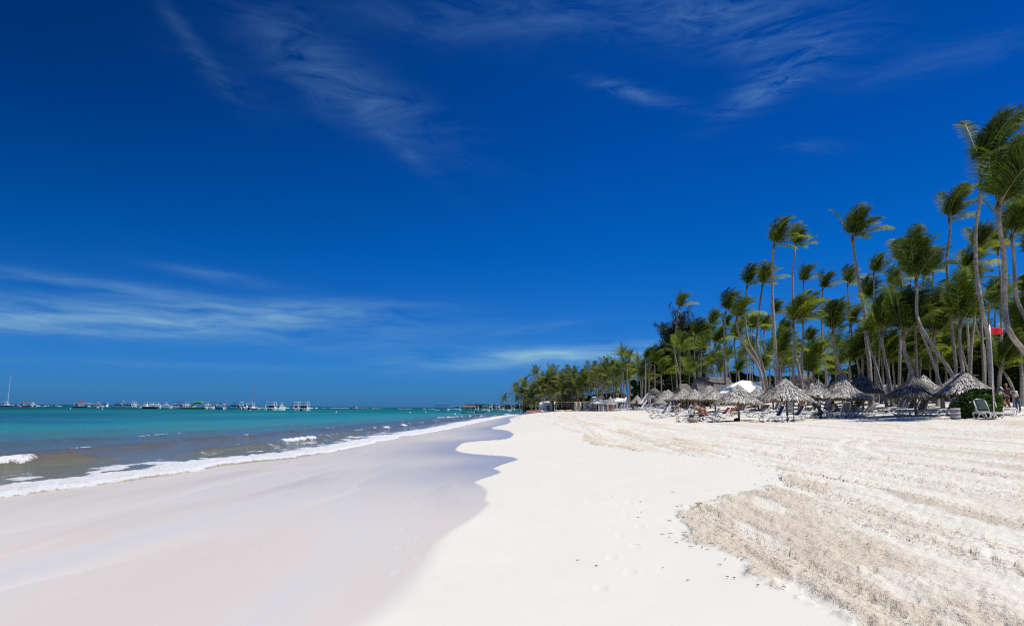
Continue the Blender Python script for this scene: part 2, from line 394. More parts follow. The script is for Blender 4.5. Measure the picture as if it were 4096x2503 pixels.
# wet sand / dry sand boundary and rough sand boundary, as traced points put on the terrain
wetpx = [(2085, 1668), (2030, 1676), (2055, 1689), (1945, 1712), (2030, 1720), (2058, 1736), (2045, 1750), (2000, 1759), (1860, 1767), (1838, 1778), (1812, 1802), (1900, 1816),
         (2025, 1822), (2086, 1834), (2025, 1852), (1968, 1872), (2016, 1882), (1975, 1902), (1890, 1925), (1922, 1942), (1952, 1965), (1945, 1995), (1952, 2015), (1905, 2060),
         (1825, 2110), (1743, 2192), (1690, 2280), (1636, 2367), (1560, 2430), (1490, 2484)]
WET = [ghit(*p) for p in wetpx]
WET = [(10, 245), (3, 170), (-.5, 120)] + smooth(WET, 2) + [(-2.2, 2), (-3.5, -3), (-5, -40), (-30, -400)]
WET_POLY = WET + [(-3000, -400), (-3000, 245)]
rpx = [(2240, 1700), (2330, 1770), (2500, 1795), (2700, 1815), (2950, 1842), (3110, 1872), (3105, 1915), (3115, 1934), (2985, 1972), (2840, 2003), (2696, 2037), (2765, 2085), (2730, 2140),
       (2744, 2175), (2854, 2175), (2936, 2223), (2957, 2278), (3122, 2360), (3260, 2436), (3390, 2503)]
RGH = [ghit(*p) for p in rpx]
RGH = [(60, 400), (8, 200), (0, 110)] + smooth(RGH, 1) + [(4.2, 2.5), (4.2, -10), (4.2, -60), (4, -400)]
RGH_POLY = RGH + [(3000, -400), (3000, 400)]

def polar(r0, rmax, fine, ratio, rfine, ratio2, half=43.0):
    a = np.concatenate([np.arange(-180, -100, 5.0), np.arange(-100, -half, 1.2), np.arange(-half, half, fine), np.arange(half, 100, 1.2), np.arange(100, 180, 5.0)])
    r = [r0]
    while r[-1] < rfine: r.append(r[-1] * ratio)
    while r[-1] < rmax: r.append(r[-1] * ratio2)
    a = np.radians(a); r = np.array(r); RR, AA = np.meshgrid(r, a, indexing='ij')
    return RR * np.sin(AA), RR * np.cos(AA), len(r), len(a)
def gridfaces(nr, na):
    i = np.arange(nr - 1)[:, None]; j = np.arange(na)[None, :]; j2 = (j + 1) % na
    return np.stack([i * na + j, i * na + j2, (i + 1) * na + j2, (i + 1) * na + j], -1).reshape(-1, 4)
def sstep(a, b, x): t = np.clip((x - a) / (b - a), 0, 1); return t * t * (3 - 2 * t)

X, Y, nr, na = polar(.7, 40000, .12, 1.0105, 330, 1.12)
S = sdist(X, Y); Z = terr(X, Y, S); DIST = np.hypot(X, Y)
wd = segdist(X, Y, WET); win = inside(X, Y, WET_POLY)
wsig = np.where(win, wd, -wd) + (fbm(X * 3, Y * 1.5, 3, 5) - .5) * .12
soft = .05 + .16 * sstep(12, 4, DIST)
wet = sstep(-soft, soft, wsig)
rd = segdist(X, Y, RGH); rin = inside(X, Y, RGH_POLY)
rsig = np.where(rin, rd, -rd) + (fbm(X * 2.5, Y * 2.5, 4, 9) - .5) * .9 * sstep(2, 14, DIST) + (fbm(X * 5, Y * 5, 3, 19) - .5) * .25
rough = sstep(-.06, .10, rsig)
# ruts along the beach, tread zones, footprints
u = X - .012 * Y + (fbm(Y * .05, X * .05, 2, 3) - .5) * 2.2
bands = fbm(u * 1.1, Y * .035, 4, 21)
ridge = fbm(u * 2.6, Y * .16, 4, 31); lumps = fbm(X * 5, Y * 5, 4, 41); big = fbm(X * .9, Y * .5, 3, 51)
near = sstep(70, 8, DIST)
foot = np.clip(fbm(X * 2.4, Y * 1.5, 2, 61) - .62, 0, 1) * 4
arc = np.minimum(segdist(X, Y, smooth([ghit(*p) for p in [(3430, 1750), (3365, 1768), (3358, 1785), (3375, 1802), (3420, 1822), (3480, 1838)]])),
                 segdist(X, Y, smooth([ghit(*p) for p in [(3530, 1752), (3470, 1768), (3462, 1780), (3478, 1797), (3525, 1815), (3600, 1830)]])))
arcm = np.exp(-(arc / .18) ** 2)
ruts = np.abs(np.sin(u * 1.9 + 1.5 * big))
track = np.zeros_like(X); tedge = np.zeros_like(X)
for k, (x0, w0) in enumerate([(2.75, .15), (4.45, .17), (5.15, .17), (6.6, .14), (7.5, .18), (8.2, .18), (10.0, .2), (10.9, .2), (13.0, .24), (14.1, .24), (16.4, .28), (17.4, .28), (20.5, .3), (21.6, .3)]):
    q = np.abs(X - (x0 + .22 * np.sin(Y * .11 + k * 1.7) + .02 * Y * ((k % 3) - .6) + (fbm(Y * .4, X * 0 + k, 2, 300 + k) - .5) * .18)) / w0
    on = sstep(.30, .42, fbm(Y * .16, X * 0 + k * 3.1, 2, 330 + k)); track = np.maximum(track, sstep(1.0, .8, q) * on); tedge = np.maximum(tedge, np.exp(-((q - 1.15) / .22) ** 2) * on)
cl_ = fbm(X * 3.1 + 9, Y * 2.3, 4, 400); cl2 = fbm(X * 8, Y * 6, 3, 410); clods = (.026 * sstep(.60, .70, cl_) * (.4 + cl2) + .016 * sstep(.62, .72, cl2)) * sstep(.40, .6, fbm(u * .9, Y * .12, 3, 420)) * (1 - track)
chev = .5 + .5 * np.sin(2 * np.pi * (Y * 3.1 + 2.2 * np.abs(X * 2.4 - np.floor(X * 2.4) - .5)))
dz = rough * (track * (chev - .5) * .014 * sstep(32, 16, DIST) + clods + tedge * .024 * (.3 + lumps) - track * .018 + (bands - .5) * .06 + (ridge - .5) * .09 + (lumps - .5) * .05 + (fbm(X * 13, Y * 13, 3, 45) - .5) * .035 * near - foot * .02 * near + np.clip(.12 - ruts, 0, 1) * .12 - arcm * .04)
dz += (1 - rough) * (1 - wet) * ((fbm(X * .5, Y * .3, 3, 71) - .5) * .03 + (lumps - .5) * .004 + (fbm(X * 1.3, Y * 1.1, 3, 77) - .5) * .012)
dz += wet * (fbm(X * .25, Y * .08, 3, 81) - .5) * .03 * sstep(0, 3, S)
fr_ = random.Random(77); sel = np.nonzero((DIST.ravel() < 26) & (Y.ravel() > 1)); xs_, ys_ = X.ravel()[sel], Y.ravel()[sel]; acc = np.zeros_like(xs_)
def step(px_, py_, a_, dep):
    dx, dy = xs_ - px_, ys_ - py_; m_ = (np.abs(dx) < .4) & (np.abs(dy) < .4); c_, s__ = math.cos(a_), math.sin(a_)
    u_ = dx[m_] * c_ + dy[m_] * s__; v_ = -dx[m_] * s__ + dy[m_] * c_; q = (u_ / .13) ** 2 + (v_ / .055) ** 2
    acc[m_] += dep * (-np.exp(-q * q) + .35 * np.exp(-((np.sqrt(q) - 1.45) / .3) ** 2))
for tx, ty, a_, n_, dep in ((.9, 6.2, 1.35, 16, .006), (2.2, 9.0, 1.9, 14, .007), (3.4, 16, 1.2, 14, .012), (-1.0, 7, 1.7, 10, .004)):
    for k in range(n_): step(tx + math.cos(a_) * .62 * k - math.sin(a_) * .11 * (-1) ** k, ty + math.sin(a_) * .62 * k + math.cos(a_) * .11 * (-1) ** k, a_ + fr_.gauss(0, .15), dep)
for k in range(230):
    px_, py_ = fr_.uniform(3, 16), fr_.uniform(5, 24)
    if inside(np.array([px_ - .3]), np.array([py_]), RGH_POLY)[0]: step(px_, py_, fr_.uniform(0, 3.1), fr_.uniform(.015, .035))
dzr = dz.ravel(); dzr[sel] += acc; dz = dzr.reshape(dz.shape)
Z = Z + dz * sstep(400, 150, DIST)
# coarse tan sand: lower belt near the boundary, bands further up
belt = sstep(1.9, .3, rsig) * sstep(.02, .12, rsig)
patch = fbm(u * 2.2, Y * .55, 5, 55)
tanm = np.clip(rough * (1.1 * belt * sstep(.40, .54, patch) * sstep(22, 14, DIST) + 1.3 * sstep(.47, .62, bands) * sstep(.38, .58, .5 * ridge + .5 * patch) + .35 * sstep(.52, .66, patch)), 0, 1)
tanm = np.maximum(tanm, rough * track * sstep(.45, .1, chev) * .85 * sstep(40, 22, DIST)) * (1 - .5 * track * sstep(.5, .9, chev))  # tread relief painted into the colour: pits tan, ridges paler
tanm = tanm * (1 - .9 * arcm) * (1 - .5 * sstep(60, 120, DIST))
V = np.stack([X.ravel(), Y.ravel(), Z.ravel()], 1); FQ = gridfaces(nr, na)
V = np.vstack([V, [[0, 0, gz(0, .5)]]]); cidx = len(V) - 1
tri = np.stack([np.full(na, cidx), (np.arange(na) + 1) % na, np.arange(na), np.arange(na)], 1)[:, :3]
ap = lambda a: np.append(a.ravel(), a.ravel()[0])

gm = bpy.data.materials.new('beach_sand'); gm.use_nodes = True; t = NT(gm.node_tree); p = t.n['Principled BSDF']
pos = t.new('ShaderNodeNewGeometry').outputs['Position']
at = lambda nm: t.new('ShaderNodeAttribute', attribute_name=nm).outputs['Fac']
aw, ar, atn, asd = at('wet'), at('rough'), at('tan'), at('shore')
n1 = t.noise(pos, 1.3, 5, .6); n2 = t.noise(pos, 45, 4, .7); n3 = t.noise(pos, 14, 5, .65); nst = t.noise(t.scale(pos, .55, .10, 1, R(-4)), 1.0, 6, .6, .3)
nb = t.noise(t.scale(pos, 1.2, .05, 1), 1.3, 5, .6, .2)
dry = t.mix(t.mr(n1, .3, .7), (.655, .628, .545, 1), (.675, .650, .575, 1))
rc = t.mix(t.mr(n3, .35, .65), (.65, .612, .52, 1), (.725, .698, .615, 1))
tanv = t.m('MULTIPLY', atn, t.mr(n3, .25, .6, .55, 1.0), clamp=True)
rc = t.mix(tanv, rc, t.mix(t.mr(n2, .35, .65), (.60, .485, .36, 1), (.78, .69, .56, 1)))
col = t.mix(ar, dry, rc)
# wind-blown debris flecks on the dry sand
vor = t.new('ShaderNodeTexVoronoi', feature='F1'); t.lk(t.scale(pos, 1.1, .55, 1), vor.inputs['Vector']); vor.inputs['Scale'].default_value = 1.6
fleck = t.m('MULTIPLY', t.m('LESS_THAN', vor.outputs['Distance'], .035), t.m('GREATER_THAN', t.noise(pos, .35, 2), .50))
col = t.mix(t.m('MULTIPLY', fleck, .6), col, (.16, .13, .10, 1))
wetc = t.mix(t.mr(nst, .35, .65), (.500, .492, .495, 1), (.665, .590, .505, 1))  # warm and cool wet streaks; the cool ones carry painted sheen
wetc = t.mix(t.m('MULTIPLY', t.mr(asd, 0.0, 5.0, 1, 0), .55), wetc, (.52, .455, .385, 1))
fr = at('wet_sheen'); wetc = t.mix(t.m('MULTIPLY', at('swash'), .55), wetc, (.70, .63, .53, 1)); wetc = t.mix(t.m('MULTIPLY', fr, .8), wetc, (.33, .345, .38, 1))  # far wet sand: darker, with blue sky sheen painted into the colour
vor2 = t.m('MULTIPLY', fleck, .25)
wetc = t.mix(vor2, wetc, (.2, .17, .15, 1))
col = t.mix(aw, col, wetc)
# sea bed and land far inland
t.lk(col, p.inputs['Base Color'])
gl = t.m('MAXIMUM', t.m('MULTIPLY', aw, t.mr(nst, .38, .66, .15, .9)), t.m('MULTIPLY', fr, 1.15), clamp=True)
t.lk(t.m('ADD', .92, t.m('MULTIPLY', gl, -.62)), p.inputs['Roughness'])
t.lk(t.m('ADD', .2, t.m('MULTIPLY', aw, .5)), p.inputs['Specular IOR Level'])
tread = t.new('ShaderNodeTexWave', bands_direction='Y', wave_profile='SIN'); t.lk(t.scale(pos, 1, 1, 1, R(14)), tread.inputs['Vector'])
tread.inputs['Scale'].default_value = 2.1; tread.inputs['Distortion'].default_value = 1.2; tread.inputs['Detail'].default_value = 2
tmask = t.m('ADD', t.m('MULTIPLY', at('track'), 1.7), t.m('MULTIPLY', t.mr(t.noise(t.scale(pos, 1.6, .10, 1), 1.0, 2, .5, 0), .58, .64), .5))
brick = t.new('ShaderNodeTexVoronoi', feature='F1'); t.lk(t.scale(pos, 9, 11, 1), brick.inputs['Vector']); brick.inputs['Scale'].default_value = 1.0; brick.inputs['Randomness'].default_value = .35
h = t.m('ADD', t.m('MULTIPLY', t.m('ADD', t.m('MULTIPLY', n3, 1.0), t.m('MULTIPLY', n2, .20)), t.m('ADD', .05, t.m('MULTIPLY', t.m('ADD', ar, t.m('MULTIPLY', atn, 1.3)), .8))),
        t.m('MULTIPLY', t.m('MULTIPLY', ar, tmask), t.m('ADD', t.m('MULTIPLY', tread.outputs[1], .35), t.m('MULTIPLY', brick.outputs['Distance'], .8))))
h = t.m('MULTIPLY', h, t.m('SUBTRACT', 1.0, t.m('MULTIPLY', aw, .93)))
t.lk(t.bump(h, 1.0, .034), p.inputs['Normal'])
Sw = S + (fbm(Y * .16, X * .02, 3, 500) - .5) * 3.2 + (fbm(Y * 1.1, X, 2, 501) - .5) * .12; swash = 0
for c_, w_ in ((1.3, .03), (2.6, .035), (4.9, .05), (6.4, .03), (8.2, .045)): swash = swash + np.where(Sw < c_, np.exp(-((Sw - c_) / (w_ * 9)) ** 2) * .5, 0) + np.exp(-((Sw - c_) / w_) ** 2) * .6
swash = np.clip(swash * wet * sstep(.35, .55, fbm(Y * .2, X * .2, 2, 502)), 0, 1)
wet_sheen = wet * np.exp(-np.clip(wsig, 0, 50) / 4.5) * sstep(8, 20, DIST)
me = npmesh('beach', V, FQ, gm, True, {'swash': ap(swash), 'track': ap(track * rough), 'wet_sheen': ap(wet_sheen), 'wet': ap(wet), 'rough': ap(rough), 'tan': ap(tanm), 'shore': ap(S)})
beach = link('beach', me); tag(beach, 'white sand beach with smooth wet strip and vehicle tracks', 'ground', kind='structure')
inner = npmesh('beach_center', V[[cidx] + list(range(na))], np.stack([np.zeros(na, int), 1 + (np.arange(na) + 1) % na, 1 + np.arange(na)], 1), gm, True,
               {'wet': np.zeros(na + 1), 'rough': np.zeros(na + 1), 'tan': np.zeros(na + 1), 'shore': np.full(na + 1, 12.), 'track': np.zeros(na + 1), 'wet_sheen': np.zeros(na + 1), 'swash': np.zeros(na + 1)})
link('sand_patch', inner, beach)

# ------------------------------------------------------------------ sea
X, Y, nr, na = polar(9, 45000, .12, 1.0105, 330, 1.05)
S = sdist(X, Y); DIST = np.hypot(X, Y)
wob = (fbm(Y * .12, X * .02, 3, 101) - .5) * 3.0 + (fbm(Y * .55, X * .3, 3, 102) - .5) * 1.2 + (fbm(Y * 1.8, X * 1.5, 2, 103) - .5) * .35
O = -S + wob * sstep(-.5, 4, -S) * 1.0
On = -S + (fbm(Y * .3, X * .1, 3, 105) - .5) * 1.6 + (fbm(Y * 1.4, X * 1.4, 3, 106) - .5) * .35
sea = fbm(X * .35, Y * .35, 3, 111)
Zw = (sea - .5) * .10 * sstep(1, 8, -S) * sstep(300, 60, DIST)
foam = np.zeros_like(X)
def crest(o0, amp, wdt, wseed):
    w0 = (fbm(Y * .045, X * .0 + wseed, 3, wseed) - .5) * 3.4
    d_ = O - (o0 + w0)
    return amp * np.where(d_ < 0, np.exp(-(d_ / (wdt * .55)) ** 2), np.exp(-(d_ / (wdt * 1.5)) ** 2)), d_
for o0, amp, wdt, sd0, (ya, yb), thr in ((5.15, .36, .9, 121, (12, 23.4), None), (4.6, .24, .8, 131, (29, 400), .69), (9.0, .20, 1.2, 141, (30, 400), .70), (15, .14, 1.6, 151, (0, 0), None),
                                  (23, .12, 2.2, 161, (0, 0), None)):
    c_, d_ = crest(o0, amp, wdt, sd0)
    if o0 == 5.15: c_ = c_ * sstep(27, 24, Y) * sstep(10, 16, Y)
    if o0 == 4.6: c_ = c_ * sstep(26, 31, Y)
    Zw += c_
    al = sstep(ya, ya + .8, Y) * sstep(yb, yb - 1.0, Y)
    if thr: al = al * sstep(thr, thr + .08, fbm(Y * .09, X * 0 + sd0, 3, sd0 + 3))
    fm = al * sstep(-.50, -.36, d_) * sstep(.02, -.12, d_) * (.62 + .5 * fbm(X * 3, Y * 2, 3, sd0 + 9))
    Zw += fm * .07 * fbm(X * 4, Y * 4, 3, sd0 + 5)
    foam = np.maximum(foam, fm)
    # thin sparkles of foam on the crest line
    foam = np.maximum(foam, .75 * sstep(.16, .03, np.abs(d_)) * sstep(.60, .72, fbm(Y * .5, X * .5, 3, sd0 + 7)) * (o0 < 20))
wide = .55 + .9 * fbm(Y * .22, X * 0, 3, 171) + .9 * sstep(26, 34, Y) * fbm(Y * .12, X * 0, 2, 172) + .02 * np.clip(Y - 40, 0, 80)
bore = sstep(-1.15, -.85, On) * sstep(wide, wide * .35, On)
lump = fbm(X * 3.2, Y * 3.2, 4, 181); lump2 = fbm(X * 9, Y * 9, 3, 182)
Zw += bore * (.05 + .10 * lump + .04 * lump2)
foam = np.maximum(foam, bore * (.42 + .62 * lump + .35 * sstep(.2, -.4, On)))
lace = sstep(.50, .62, fbm(X * 1.6, Y * .9, 4, 191)) * sstep(.5, .9, On) * sstep(5.2, 1.2, On)
foam = np.maximum(foam, lace * .75)
Zw += .015
Zw = np.where(S > .9, Zw - (S - .9) * .3, Zw); Zw = np.maximum(Zw, -1.5)
o = -S
def lerp_cols(o, stops):
    r = np.zeros(o.shape + (3,)); xs = [s[0] for s in stops]
    for k in range(3): r[..., k] = np.interp(o, xs, [s[1][k] for s in stops])
    return r
wcs = None; nz = fbm(X * .035, Y * .035, 3, 201) - .5; nz2 = fbm(X * .012, Y * .03, 3, 202) - .5
oo = o * (1 + .5 * nz) * (1 + .9 * sstep(35, 100, Y)) + 4 * nz2
wc = lerp_cols(oo, [(0, (.42, .29, .27)), (2.0, (.170, .140, .140)), (9, (.135, .108, .125)), (14, (.100, .102, .118)), (20, (.075, .145, .145)), (30, (.045, .195, .180)), (50, (.020, .215, .195)),
                    (80, (.008, .135, .150)), (110, (.010, .185, .180)), (160, (.004, .105, .130)), (260, (.006, .150, .155)), (500, (.004, .095, .125)), (2500, (.003, .06, .10))])
wc = wc * np.array([.9, 1.14, .79]); dark = sstep(.06, .16, fbm(X * .010 + 3, Y * .022, 4, 211) - .5) * sstep(25, 60, o) * sstep(900, 300, o)
wc = wc * (1 - .38 * dark[..., None])
lft = sstep(-.35, -.75, X / np.maximum(Y, 1)) * sstep(6, 20, o)
wc = wc * (1 - .18 * lft[..., None])
crown = np.clip((Zw - .06) * 4, 0, .5) * sstep(2, 5, o) * sstep(60, 20, o)
wc = wc * (1 - crown[..., None]) + np.array([.10, .072, .055]) * crown[..., None]
V = np.stack([X.ravel(), Y.ravel(), Zw.ravel()], 1)
fq = gridfaces(nr, na); keep = (S.ravel()[fq].min(1) < 4) ; fq = fq[keep]
used, inv = np.unique(fq, return_inverse=True); V = V[used]; fq = inv.reshape(-1, 4)
sm = bpy.data.materials.new('sea_water'); sm.use_nodes = True; t = NT(sm.node_tree); p = t.n['Principled BSDF']; out = t.n['Material Output']
pos = t.new('ShaderNodeNewGeometry').outputs['Position']
wa = t.new('ShaderNodeAttribute', attribute_name='body').outputs['Color']; fo = t.new('ShaderNodeAttribute', attribute_name='foam').outputs['Fac']; ds = t.new('ShaderNodeAttribute', attribute_name='dist').outputs['Fac']
t.lk(wa, p.inputs['Base Color']); p.inputs['Specular IOR Level'].default_value = .14
t.lk(t.mr(ds, 20, 400, .10, .38), p.inputs['Roughness'])
a1 = t.noise(t.scale(pos, 1.5, .8, 1), 1.6, 5, .6, .4); a2 = t.noise(t.scale(pos, .32, .2, 1), 1.0, 4, .6, .3); a3 = t.noise(pos, 9, 3, .6)
hh = t.m('ADD', t.m('MULTIPLY', a1, .5), t.m('ADD', t.m('MULTIPLY', a2, 1.3), t.m('MULTIPLY', a3, .06)))
t.lk(t.bump(hh, .85, .26), p.inputs['Normal'])
f2 = t.new('ShaderNodeBsdfPrincipled'); f2.inputs['Roughness'].default_value = .7
fn = t.noise(pos, 3, 7, .75); fn2 = t.noise(pos, 22, 4, .7)
t.lk(t.mix(t.mr(fn, .5, .78), (.69, .70, .71, 1), (.56, .46, .36, 1)), f2.inputs['Base Color'])
t.lk(t.bump(t.m('ADD', fn, t.m('MULTIPLY', fn2, .6)), 1.0, .06), f2.inputs['Normal'])
fm_ = t.mr(t.m('ADD', fo, t.m('ADD', t.m('MULTIPLY', t.m('SUBTRACT', fn2, .5), 1.2), t.m('MULTIPLY', t.m('SUBTRACT', fn, .5), 1.7))), .36, .60)
cap = t.m('MULTIPLY', t.m('GREATER_THAN', t.noise(t.scale(pos, .35, 1.0, 1), 1.0, 6, .75), .745), t.mr(ds, 30, 60))
mx = t.new('ShaderNodeMixShader'); t.lk(t.m('MAXIMUM', fm_, t.m('MULTIPLY', cap, .7)), mx.inputs[0]); t.lk(p.outputs[0], mx.inputs[1]); t.lk(f2.outputs[0], mx.inputs[2]); t.lk(mx.outputs[0], out.inputs[0])
me = npmesh('sea', V, fq, sm, True, {'body': wc.reshape(-1, 3)[used], 'foam': foam.ravel()[used], 'dist': DIST.ravel()[used]})
tag(link('sea', me), 'turquoise sea with mauve shallows and white foam edge', 'sea', kind='structure')
del X, Y, Z, S, O, On, V, fq, FQ, wc, foam

# ------------------------------------------------------------------ palm crowns
def frond_geo(rng, origin, az, el, L, wind, droop, nl, lw, wid, dead=False):
    """returns rachis points and leaflet quads"""
    d = np.array([math.sin(az) * math.cos(el), math.cos(az) * math.cos(el), math.sin(el)]); d = d + np.array(wind) * .22; d /= np.linalg.norm(d)
    n = 14; p = np.array(origin, float); pts = [p.copy()]; dirs = [d.copy()]
    for i in range(n):
        t_ = (i + 1) / n
        d = d + (np.array(wind) * (.08 + 2.1 * t_ ** 1.8) + np.array([0, 0, -droop]) * (.12 + 2.0 * t_ ** 1.8)) / n
        d /= np.linalg.norm(d); p = p + d * L / n; pts.append(p.copy()); dirs.append(d.copy())
    pts = np.array(pts); dirs = np.array(dirs); V = []; Q = []
    roll = rng.uniform(-.5, .5)
    for j in range(nl):
        t_ = .14 + .86 * (j + .5) / nl; f = t_ * n; i = min(int(f), n - 1); fr = f - i
        b = pts[i] * (1 - fr) + pts[i + 1] * fr; tg = dirs[i]
        side = np.cross(tg, [0, 0, 1.0]); k = np.linalg.norm(side); side = side / k if k > .05 else np.array([1., 0, 0])
        up = np.cross(side, tg); side = side * math.cos(roll) + up * math.sin(roll)
        ll = lw * L * (math.sin(math.pi * (.16 + .80 * t_)) ** .7)
        for s_ in (-1, 1):
            q = side * s_ * .95 + tg * (.55 + .5 * t_) + np.array(wind) * .20 + np.array([0, 0, -.14 - droop * .22]) + up * .25
            q = q + np.array([rng.gauss(0, .055) for _ in range(3)]); q /= np.linalg.norm(q)
            l_ = ll * rng.uniform(.8, 1.1); wv = np.cross(q, up + np.array([rng.gauss(0, .22) for _ in range(3)])); wv /= (np.linalg.norm(wv) + 1e-6); wv *= wid
            m_ = b + q * l_ * .55; q2 = q + np.array(wind) * .22 + np.array([0, 0, -.30 - droop * .2]); q2 /= np.linalg.norm(q2); e = m_ + q2 * l_ * .45
            k0 = len(V); V += [b - wv * .4, b + wv * .4, m_ + wv * .5, m_ - wv * .5, e + wv * .06, e - wv * .06]
            Q += [(k0, k0 + 1, k0 + 2, k0 + 3), (k0 + 3, k0 + 2, k0 + 4, k0 + 5)]
    return pts, V, Q
def crown_mesh(name, seed, N, nl, lw, wid, style, leafm):
    rng = random.Random(seed); mb = MB(); rk = .006
    wnd = {'wind': (.95, .08, .05), 'calm': (.22, .05, 0), 'mid': (.45, .08, .05)}[style]
    for i in range(N):
        az = i * 2.39996 + rng.uniform(-.25, .25); tt = (i + .5) / N
        if style == 'wind':
            el = R(90 - 36 * tt + rng.uniform(-8, 8)); sx_ = math.sin(az); L = rng.uniform(.85, 1.1); droop = .55 + .55 * tt
            if sx_ < -.1: el = min(R(90), el + R(12))
            if sx_ > .35: el -= R(24) * tt
            az = az * 1.0
            wv = tuple(c * rng.uniform(.55, 1.35) for c in wnd)
        elif style == 'mid':
            el = R(86 - 70 * tt + rng.uniform(-8, 8)); L = rng.uniform(.85, 1.08); droop = .55 + .6 * tt; wv = wnd
        else:
            el = R(84 - 92 * tt + rng.uniform(-10, 10)); L = rng.uniform(.8, 1.05); droop = .8 + .5 * tt; wv = wnd
        pts, V, Q = frond_geo(rng, (rng.uniform(-.01, .01), rng.uniform(-.01, .01), rng.uniform(-.03, .03)), az, el, L, wv, droop, nl, lw, wid)
        mb.add(V, Q, 0 if style == 'calm' else rng.choice((0, 0, 0, 3, 3, 3, 4, 4)))
        mb.tube(pts[::2], [rk * (1.5 - 1.2 * k / 7) for k in range(len(pts[::2]))], 4, 1, caps=False)
    if style == 'calm':
        for i in range(4):
            az = rng.uniform(0, 6.28)
            pts, V, Q = frond_geo(rng, (0, 0, -.03), az, R(-35), rng.uniform(.5, .7), (0, 0, 0), 1.2, nl // 2, lw * .6, wid)
            mb.add(V, Q, 2)
    return mb.mesh(name, [leafm, M['rachis'], M['deadfrond'], M['palm_young'], M['palm_old']], smooth=False)
CR_HI = [crown_mesh('palm_crown', 100 + k, 19, 56, .30, .0125, 'wind', M['palm']) for k in range(6)]
CR_MD = [crown_mesh('palm_crown', 200 + k, 17, 34, .31, .018, 'wind', M['palm']) for k in range(6)]
CR_MID = [crown_mesh('palm_crown', 250 + k, 16, 24, .26, .020, 'mid', M['palm']) for k in range(4)]
CR_FAR = [crown_mesh('palm_crown', 300 + k, 12, 20, .32, .028, 'calm', M['palmfar']) for k in range(6)]
def catmull(pts, n):
    P_ = [pts[0]] + list(pts) + [pts[-1]]; o_ = []
    for i in range(1, len(P_) - 2):
        a, b, c, d = P_[i - 1:i + 3]
        for k in range(n):
            t_ = k / n
            o_.append(.5 * ((2 * b) + (c - a) * t_ + (2 * a - 5 * b + 4 * c - d) * t_ ** 2 + (3 * b - a - 3 * c + d) * t_ ** 3))
    o_.append(P_[-2]); return o_
pcount = 0
def palm(ctrl, h, d, basepx, label, group, r=.145, style=None, bx=None, kind='palm_tree'):
    """ctrl: pixel points of the trunk from the crown down; h crown height in photo pixels; d distance"""
    global pcount
    pcount += 1; rg = random.Random(pcount * 13)
    x = latx(basepx, d); base = Vector((x, d, gz(x, d) - .25))
    pts = [base] + [P(a, b, d + rg.uniform(-.4, .4)) for a, b in reversed(ctrl)]
    o = thing(kind, label, 'palm tree', base, 0, group)
    c = catmull([q - base for q in pts], 5); n = len(c); tot = c[-1].length
    rad = [r * (1.0 + .45 * math.exp(-q.length / .5)) * (1 - .38 * q.length / tot) for q in c]
    mb = MB(); mb.tube(c, rad, 9, 0); mb.build('trunk', M['bark'], o)
    size = h * d / F
    if style is None: style = 'hi' if d < 62 else 'md'
    lst = {'hi': CR_HI, 'md': CR_MD, 'far': CR_FAR, 'mid': CR_MID}[style]
    k = {'hi': 1.34, 'md': 1.36, 'far': 1.55, 'mid': 1.4}[style]
    tip = c[-1]; up = (c[-1] - c[-3]).normalized()
    if style != 'far':
        mb = MB(); sl_ = size * .16; mb.tube([tip - up * sl_ * .9, tip - up * sl_ * .35, tip + up * sl_ * .35], [rad[-1] * 1.02, rad[-1] * 1.5, rad[-1] * .75], 8); mb.build('crown_shaft', M['shaft'], o)
        tip = tip + up * sl_ * .1
    cr = link('crown', rg.choice(lst), o, loc=tip, rot=(0, rg.uniform(-.06, .14), rg.uniform(-.45, .45)), scale=size * k)
    if style == 'far': cr.rotation_euler = (0, 0, rg.uniform(0, 6.28))
    return o
ORD = 'first second third fourth fifth sixth seventh eighth ninth tenth eleventh twelfth thirteenth fourteenth fifteenth sixteenth seventeenth eighteenth nineteenth twentieth'.split()
def ordn(i): return ORD[i] if i < 20 else ('twenty-' + ORD[i - 20] if i < 29 else ('thirtieth' if i == 29 else ('thirty-' + ORD[i - 30] if i < 39 else ('fortieth' if i == 39 else 'forty-' + ORD[i - 40]))))
GP = 'wind-blown palms behind the thatched umbrellas'
